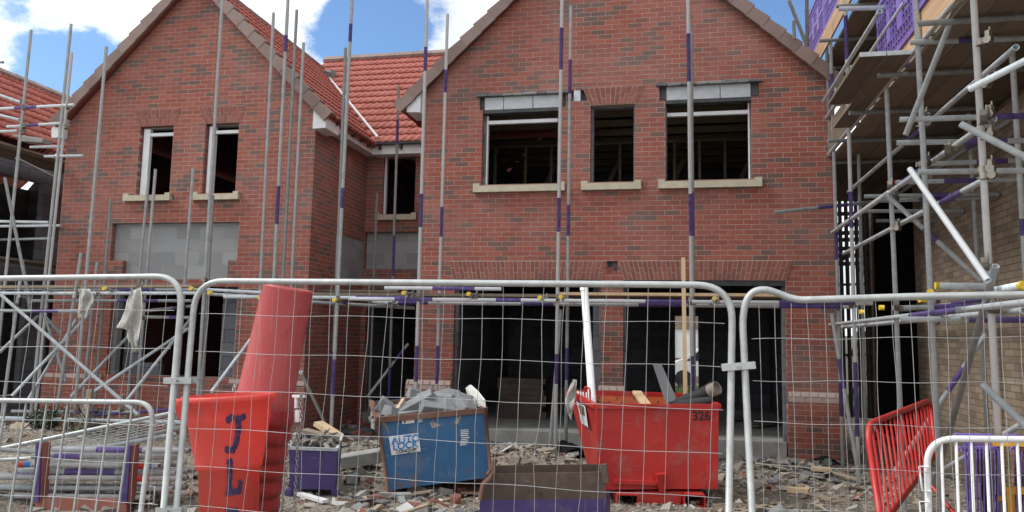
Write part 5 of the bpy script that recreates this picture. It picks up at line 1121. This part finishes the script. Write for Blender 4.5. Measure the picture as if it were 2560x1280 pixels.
for k in range(34):
    u, v = random.random(), random.random(); p = PF[0].lerp(PF[1], .06+.88*u).lerp(PB[0].lerp(PB[1], .06+.88*u), .08+.84*v); p.z += random.uniform(-.05, .01)
    o = bpy.data.objects.new('scaffold_coupler', COUP); C.objects.link(o); o.location = p; o.rotation_euler = [random.uniform(0, 6) for _ in range(3)]
    tag(o, 'loose steel scaffold coupler in the heap filling the purple bin', 'coupler', 'couplers heaped in the purple bin')
bm = nb(); bar(bm, P(760, 1075, 8.2), P(832, 1094, 8.2), .16, .03); single('timber_offcut', bm, M['oldwood'], 'weathered board lying across the back of the purple bin', 'timber')
bm = nb(); bar(bm, P(795, 1058, 8.5), P(845, 1090, 8.4), .14, .05); single('timber_offcut', bm, M['timber'], 'pale plank leaning behind the purple bin', 'timber')
bw = thing('steel_stillage', 'low rusty brown stillage with a purple base in front of the two skips', 'stillage', P(1360, 1330, 6.4))
F4 = [P(1214, 1185, 6.35), P(1510, 1180, 6.6), P(1516, 1248, 6.6), P(1200, 1250, 6.35)]; B4 = [P(1228, 1163, 7.1), P(1505, 1160, 7.4), P(1505, 1225, 7.4), P(1228, 1228, 7.1)]
bm = nb(); open_box(bm, F4, B4, .02); obj('body', bm, [M['brown_steel'], M['brown_steel']], bw)
n4 = Vector((0, -.012, 0))
bm = nb(); hexa(bm, [Vector((F4[3].x, F4[3].y, .03))+n4, Vector((F4[2].x, F4[2].y, .03))+n4, Vector((F4[2].x, F4[2].y+.4, .03)), Vector((F4[3].x, F4[3].y+.4, .03))], [F4[3]+n4, F4[2]+n4, F4[2]+Vector((0, .4, 0)), F4[3]+Vector((0, .4, 0))]); obj('base', bm, M['purple_steel'], bw)
bm = nb(); bar(bm, P(1510, 1160, 6.56), P(1514, 1206, 6.56), .05, .05, (0, 1, 0)); obj('corner_post', bm, M['brown_steel'], bw)
bm = nb(); path(bm, [P(1240, 1148, 6.3), P(1233, 1160, 6.3), P(1236, 1178, 6.3), P(1226, 1196, 6.3), P(1208, 1212, 6.28), P(1200, 1250, 6.28)], .022, 8); obj('corner_post', bm, M['rust'], bw)
# ------------------------------------------------------------------ tube stack at the left
stl = thing('tube_stillage', 'low stillage with two purple posts holding the stacked scaffold tubes', 'stillage', P(220, 1270, 6.5))
for x0, x1, y0, y1 in ((103, 97, 1106, 1252), (326, 316, 1112, 1254)):
    bm = nb(); bar(bm, P(x0, y0, 6.22), P(x1, y1, 6.22), .055, .07, (0, 1, 0)); po = obj('post', bm, M['purple_dark'], stl)
    bm = nb(); bar(bm, P(x0+12, y0-1, 6.25), P(x1+12, y1, 6.25), .022, .09, (0, 1, 0)); obj('post_flange', bm, M['rustred'], po)
bm = nb(); bar(bm, P(94, 1258, 6.25), P(322, 1264, 6.25), .06, .10); obj('base_rail', bm, M['rustred'], stl); bm = nb(); bar(bm, P(94, 1240, 7.2), P(330, 1246, 7.2), .06, .08); obj('base_rail', bm, M['rustred'], stl)
k = 0
for row, (y, x0, x1) in enumerate(((1241, 12, 388), (1219, -60, 440), (1193, -80, 468), (1178, 40, 470), (1160, 56, 430), (1141, 100, 480), (1124, 122, 492))):
    for d in range(5):
        Y = 6.30+d*.13+(row % 2)*.06; yy = y-d*1.2+random.uniform(-1.5, 1.5); a = P(x0+random.uniform(-25, 30)+d*8, yy, Y); b = P(x1-random.uniform(0, 40)-d*5 + (50 if row < 5 and d > 2 else 0), yy+4, Y+random.uniform(.0, .06))
        pm = random.choice(('galv_old', 'galv_old', 'galv_dull')) if d == 0 else 'galv_old'; bands = {(1, 0): [], (5, 0): [(.16, .34)], (3, 0): [(.30, .62)], (4, 0): [], (6, 0): [(.35, .7)], (2, 1): [(.2, .5)]}.get((row, d), [])
        t = thing('scaffold_tube', ('grey scaffold tube banded with purple paint in the stack behind the left barrier' if bands else 'plain grey scaffold tube in the stack between the two purple posts'), 'scaffold tube', (a+b)/2, 'scaffold tubes stacked in the stillage')
        pole(t, 'tube_body', a, b, {'galv_old': 'o', 'galv_dull': 'd'}[pm], bands)
        if (row, d) in ((4, 0), (2, 0)):
            for u0, u1, m in ((.0, .05, 'red_barrier'), (.05, .10, 'blue_ink'), (.86, .91, 'red_barrier'), (.91, .955, 'blue_ink')) if row == 4 else ((.8, .87, 'red_barrier'),):
                bm = nb(); tube(bm, a.lerp(b, u0), a.lerp(b, u1), .0256, 12, True); obj('paint_band', bm, M[m], t)
            t['label'] = 'grey scaffold tube with red and blue painted ends in the stack' if row == 4 else 'grey scaffold tube with a short red band near its right end'; 
# fallen fence panel behind the stack
q0, q1, q2, q3 = P(-30, 1128, 7.0), P(470, 1024, 7.9), P(520, 1055, 8.3), P(120, 1145, 7.3)
fp_ = thing('mesh_fence', 'fallen mesh fence lying tilted across the ground behind the tube stack', 'mesh fence', (q0+q1)/2)
bm = nb(); path(bm, rounded([q3, q0+Vector((-.05, 0, -.1)), q0, q1], .12, 6), .021, 12); tube(bm, q3, q2, .019, 10); obj('frame', bm, M['fence_steel'], fp_)
bm = nb()
for i in range(1, 22): u = i/22; path(bm, [q0.lerp(q1, u), q0.lerp(q1, u).lerp(q3.lerp(q2, u), .5)+Vector((0, 0, random.uniform(-.02, .02))), q3.lerp(q2, u)], .003, 4, cap=False)
for j in range(1, 7): v = j/7; path(bm, [q0.lerp(q3, v).lerp(q1.lerp(q2, v), t/8)+Vector((0, 0, .01*math.sin(t))) for t in range(9)], .003, 4, cap=False)
obj('wire_mesh', bm, M['galv_dull'], fp_)
for (x0, y0, Y0, x1, y1, Y1) in ((-20, 1122, 6.9, 205, 1139, 6.9), (160, 1135, 7.0, 440, 1086, 7.6), (120, 1130, 7.2, 350, 1108, 7.5)):
    t = thing('scaffold_tube', {1122: 'dark grey tube lying low on the ground beside the fallen fence', 1135: 'bright tube lying slanted on top of the tube stack', 1130: 'pale tube lying just behind the top of the stack'}[y0], 'scaffold tube', P(x0, y0, Y0)); pole(t, 'tube_body', P(x0, y0, Y0), P(x1, y1, Y1), 'd' if y0 != 1122 else 'o')
bm = nb(); bar(bm, P(226, 974, 10.2), P(206, 1072, 10.0), .10, .05, (0, 1, 0)); single('timber_stake', bm, M['oldwood'], 'weathered timber stake stuck in the ground before the left gable', 'stake')
bm = nb(); bar(bm, P(58, 1058, 9.7), P(20, 1090, 9.5), .3, .03); single('timber_offcut', bm, M['oldwood'], 'broken board leaning at the foot of the leftmost scaffold pole', 'timber')
# ------------------------------------------------------------------ loose things on the ground
def on(px, py, z=0.0):
    p = PZ(px, py, 0); return Vector((p.x, p.y, gz(p.x, p.y)+z))
bm = nb(); p = on(902, 1178, .12); obox(bm, p, (.48, .22, .15), (.08, -.18, .28)); bmesh.ops.bevel(bm, geom=bm.edges[:], offset=.008, segments=1, affect='EDGES'); single('concrete_block', bm, M['concrete'], 'grey concrete block lying tilted in the rubble beside the blue skip', 'block')
for (px, py, sz, rz, m, lb, cat, nm) in (((2052), 1193, (.24, .09, .05), .1, 'timber', 'short timber offcut in the rubble near the right brick pier', 'timber', 'timber_offcut'), (1996, 1236, (.22, .11, .055), -.3, 'timber', 'stubby timber offcut nearest the bent fence panel', 'timber', 'timber_offcut'), (2000, 1158, (.34, .06, .03), -.25, 'timber', 'slim timber strip among slates below the right brick pier', 'timber', 'timber_offcut'), (770, 1247, (.62, .07, .03), -.55, 'white', 'white plastic trim lying under the purple bin', 'plastic trim', 'trim_offcut'), (2440, 1247, (.7, .1, .04), -.1, 'oldwood', 'grey board on the ground behind the white barrier', 'timber', 'timber_offcut'), (880, 1210, (.12, .10, .09), .4, 'concrete', 'small lump of concrete below the tilted block', 'concrete lump', 'concrete_lump'), (1880, 1285, (.5, .05, .03), .9, 'oldwood', 'dark strip of wood on the ground by the fence foot', 'timber', 'timber_offcut')):
    bm = nb(); obox(bm, on(px, py, sz[2]*.5+.02), sz, (random.uniform(-.06, .06), random.uniform(-.06, .06), rz)); single(nm, bm, M[m], lb, cat)
def crumple(name, label, cat, c, rx, ry, h, m, n=14, seed=1, thick=.004, group=None):
    bm = nb(); g = []
    for i in range(n+1):
        row = []
        for j in range(n+1):
            u, v = i/n*2-1, j/n*2-1; e = 1+.22*noise.noise(Vector((u*2+seed, v*2, 5))); x, y = c[0]+u*rx*e, c[1]+v*ry*e
            z = max(0, 1-(u*u+v*v)*.55)*h*(.55+.9*noise.noise(Vector((u*1.7+seed*3, v*1.7, 1)))+.35*noise.noise(Vector((u*5+seed, v*5, 2))))
            row.append(bm.verts.new((x, y, gz(x, y)+.015+max(0, z))))
        g.append(row)
    for i in range(n):
        for j in range(n): bm.faces.new((g[i][j], g[i+1][j], g[i+1][j+1], g[i][j+1])).smooth = True
    bmesh.ops.solidify(bm, geom=bm.faces[:], thickness=thick); return single(name, bm, m, label, cat, group)
p = on(1425, 1148); crumple('membrane_sheet', 'black crumpled membrane heaped behind the brown stillage', 'membrane', (p.x, p.y), .34, .28, .20, M['rubber_black'], seed=2)
p = on(2072, 1160); crumple('membrane_sheet', 'small black sheet scrap at the foot of the right brick pier', 'membrane', (p.x, p.y), .22, .12, .18, M['rubber_black'], seed=5)
p = on(1375, 1092); bm = nb(); sheet(bm, [p+Vector(d) for d in ((-.62, -.22, .06), (.55, -.34, .03), (.62, .3, .10), (-.4, .5, .12))], .02); single('brown_sheet', bm, M['card'], 'large brown board sheet lying on the rubble before the garage', 'board')
for i, (px, py, a, b, m, lb) in enumerate(((1940, 1138, .30, .12, 'paperwaste', 'pale sheet scrap before the right garage floor edge'), (1330, 1125, .28, .14, 'paperwaste', 'crumpled pale sheet in the rubble beside the blue skip'), (1262, 1150, .2, .12, 'paperwaste', 'small pale scrap between blue skip and brown stillage'), (890, 1085, .30, .2, 'slate', 'grey felt scrap on the rubble mound left of the blue skip'), (1960, 1290, .16, .1, 'paperwaste', 'torn pale scrap nearest the bent fence'))):
    p = on(px, py); crumple('waste_sheet', lb, 'waste sheet', (p.x, p.y), a, b, .09, M[m], 8, seed=i+3)
p = on(1385, 1062); bm = nb()
for _ in range(260):
    a = random.uniform(0, 6.3); r = random.random()**.6*.42; o = p+Vector((math.cos(a)*r, math.sin(a)*r*.5, .01+random.uniform(0, .16)*(1-r/.45))); d = Vector((random.uniform(-1, 1), random.uniform(-1, 1), random.uniform(-.3, .5))).normalized(); bar(bm, o-d*.07, o+d*.07, .006, .006)
tag(obj('straw_litter', bm, M['oldwood']), 'dry straw like litter heap', None, None, 'stuff')
# rubble strewn over the yard
def pebble(bm, p, s, flat=1.0):
    a, b, c = s*random.uniform(.7, 1.3), s*random.uniform(.5, 1.0), s*random.uniform(.35, .8)*flat
    fs = obox(bm, p, (a, b, c), (random.uniform(-.5, .5), random.uniform(-.5, .5), random.uniform(0, 6.3)))
    for v in {v for f in fs for v in f.verts}: v.co += Vector((random.uniform(-.22, .22)*s, random.uniform(-.22, .22)*s, random.uniform(-.15, .15)*s*flat))
bm = nb(); n = 0
while n < 12500:
    if random.random() < .75: x, y = random.uniform(-6, 3.4), 6.2+5.3*random.random()
    else: x, y = random.uniform(-12, 4), random.uniform(5.6, 12)
    if y > 11.40 and -10.7 < x < 2.4: continue
    dens = .35+.65*max(0, noise.noise(Vector((x*.9, y*.9, 9)))+.35)
    if gz(x, y) > .09: dens = 1
    if random.random() > dens: continue
    s = .010+.055*random.random()**3.5 + (.13*random.random()**1.5 if random.random() < .06 else 0)
    pebble(bm, (x, y, gz(x, y)+s*.12), s, random.choice((1, 1, .45))); n += 1
tag(obj('rubble', bm, M['rubble']), 'stones and brick rubble strewn over the yard', None, None, 'stuff')
bm = nb()
for _ in range(300):
    u = random.random()
    if u < .5: p = on(random.uniform(1800, 2110), random.uniform(1130, 1215), .02)
    elif u < .86: p = on(random.uniform(850, 1500), random.uniform(1060, 1160), .04)
    else: p = on(random.uniform(840, 1240), random.uniform(1180, 1300), .03)
    a = random.uniform(.04, .15); obox(bm, p+Vector((0, 0, random.uniform(0, .03))), (a, a*random.uniform(.4, .8), .010), (random.uniform(-.35, .35), random.uniform(-.35, .35), random.uniform(0, 6)))
tag(obj('slate_shards', bm, M['slate']), 'broken slates strewn in the rubble', None, None, 'stuff')
bm = nb()
for _ in range(150):
    px, py = random.choice(((random.uniform(850, 1480), random.uniform(1050, 1180)), (random.uniform(1800, 2150), random.uniform(1140, 1280)), (random.uniform(0, 480), random.uniform(1040, 1130)), (random.uniform(840, 1230), random.uniform(1180, 1300)))); l = random.uniform(.08, .45)
    obox(bm, on(px, py, random.uniform(.0, .05)), (l, random.uniform(.015, .06), random.uniform(.008, .025)), (random.uniform(-.2, .2), random.uniform(-.25, .25), random.uniform(0, 6)))
tag(obj('debris', bm, M['oldwood']), 'splintered wood scraps in the rubble', None, None, 'stuff')
bm = nb()
for _ in range(70):
    px, py = random.choice(((random.uniform(850, 1480), random.uniform(1060, 1180)), (random.uniform(1800, 2080), random.uniform(1125, 1200)), (random.uniform(840, 1230), random.uniform(1190, 1290)))); l = random.uniform(.05, .2)
    obox(bm, on(px, py, random.uniform(.01, .05)), (l, l*random.uniform(.3, .8), .006), (random.uniform(-.4, .4), random.uniform(-.4, .4), random.uniform(0, 6)))
tag(obj('litter', bm, M['paperwaste']), 'pale scraps of sheet and packaging in the rubble', None, None, 'stuff')
for k in range(26):
    px, py = random.choice(((random.uniform(880, 1010), random.uniform(1200, 1275)), (random.uniform(860, 960), random.uniform(1060, 1110)), (random.uniform(1040, 1160), random.uniform(1225, 1280)))); s = random.uniform(.6, 1)
    bm = nb(); obox(bm, on(px, py, .03), (.2*s, .10, .065), (random.uniform(-.4, .4), random.uniform(-.4, .4), random.uniform(0, 3)))
    for v in bm.verts: v.co += Vector([random.uniform(-.012, .012) for _ in range(3)])
    grey = k % 3 == 0
    single('loose_brick', bm, M['concrete'] if grey else M['arch'], 'broken grey block lump in the rubble round the blue skip' if grey else 'broken red brick in the rubble round the blue skip', 'brick', 'grey lumps round the blue skip' if grey else 'broken bricks round the blue skip')
# inside the garage: dim stacks
for i, (x, y, sx, sy, h, lb) in enumerate(((-2.6, 13.6, .9, .7, .55, 'dim pallet stack inside the left garage opening'), (-1.75, 14.6, 1.0, .6, .35, 'low dim stack of boards deep in the left garage'))):
    t = thing('material_stack', lb, 'stack', (x, y, .265)); bm = nb(); 
    for k in range(3): box(bm, x-sx/2, x+sx/2, y-sy/2+k*sy*.4, y-sy/2+k*sy*.4+.1, .265, .36)
    box(bm, x-sx/2, x+sx/2, y-sy/2, y+sy/2, .361, .385); obj('pallet', bm, M['brown_steel'], t)
    z = .386; 
    while z < .386+h: bm = nb(); box(bm, x-sx/2+random.uniform(0, .08), x+sx/2-random.uniform(0, .08), y-sy/2, y+sy/2, z, z+.09); obj('layer', bm, M['brown_steel'], t); z += .095
for k, (px, py, l, rz, lb) in enumerate(((1840, 1050, .9, 1.2, 'dark board lying on the right garage floor nearest the fence clamp'), (1915, 1065, .8, 1.0, 'thin dark board lying on the right garage floor by the side wall'))):
    p = PZ(px, py, .28); bm = nb(); obox(bm, p+Vector((0, 0, .02)), (l, .16, .025), (0, .02, rz)); single('loose_plank', bm, M['board'], lb, 'board')
# weeds before the left gable
for i, (px, py, w_, h_, lb) in enumerate(((130, 1050, .30, .35, 'small leafy weed clump beside the leftmost scaffold foot'), (232, 1060, .38, .42, 'larger leafy weed clump before the left gable'), (105, 1010, .22, .3, 'thin weed growing behind the left scaffold braces'))):
    p = P(px, py, 9.9); p.z = gz(p.x, p.y); t = thing('weed_plant', lb, 'weed', p); bm = nb(); sb_ = nb()
    for _ in range(14): a = random.uniform(0, 6.3); tip = p+Vector((math.cos(a)*w_*random.random(), math.sin(a)*w_*random.random(), h_*random.uniform(.6, 1.1))); path(sb_, [p+Vector((math.cos(a)*.03, math.sin(a)*.03, 0)), p.lerp(tip, .5)+Vector((0, 0, .03)), tip], .004, 4)
    for _ in range(300):
        a = random.uniform(0, 6.3); r = w_*math.sqrt(random.random()); c = p+Vector((math.cos(a)*r, math.sin(a)*r, h_*random.uniform(.05, 1.05)*(1-.4*r/w_))); d = Vector((random.uniform(-1, 1), random.uniform(-1, 1), random.uniform(-.6, .6))).normalized(); s = frame_of(d)[0]; l = random.uniform(.025, .06)
        bm.faces.new([bm.verts.new(q) for q in (c-d*l, c+s*l*.45, c+d*l, c-s*l*.45)])
    obj('stems', sb_, M['leaf'], t); obj('leaves', bm, M['leaf'], t)
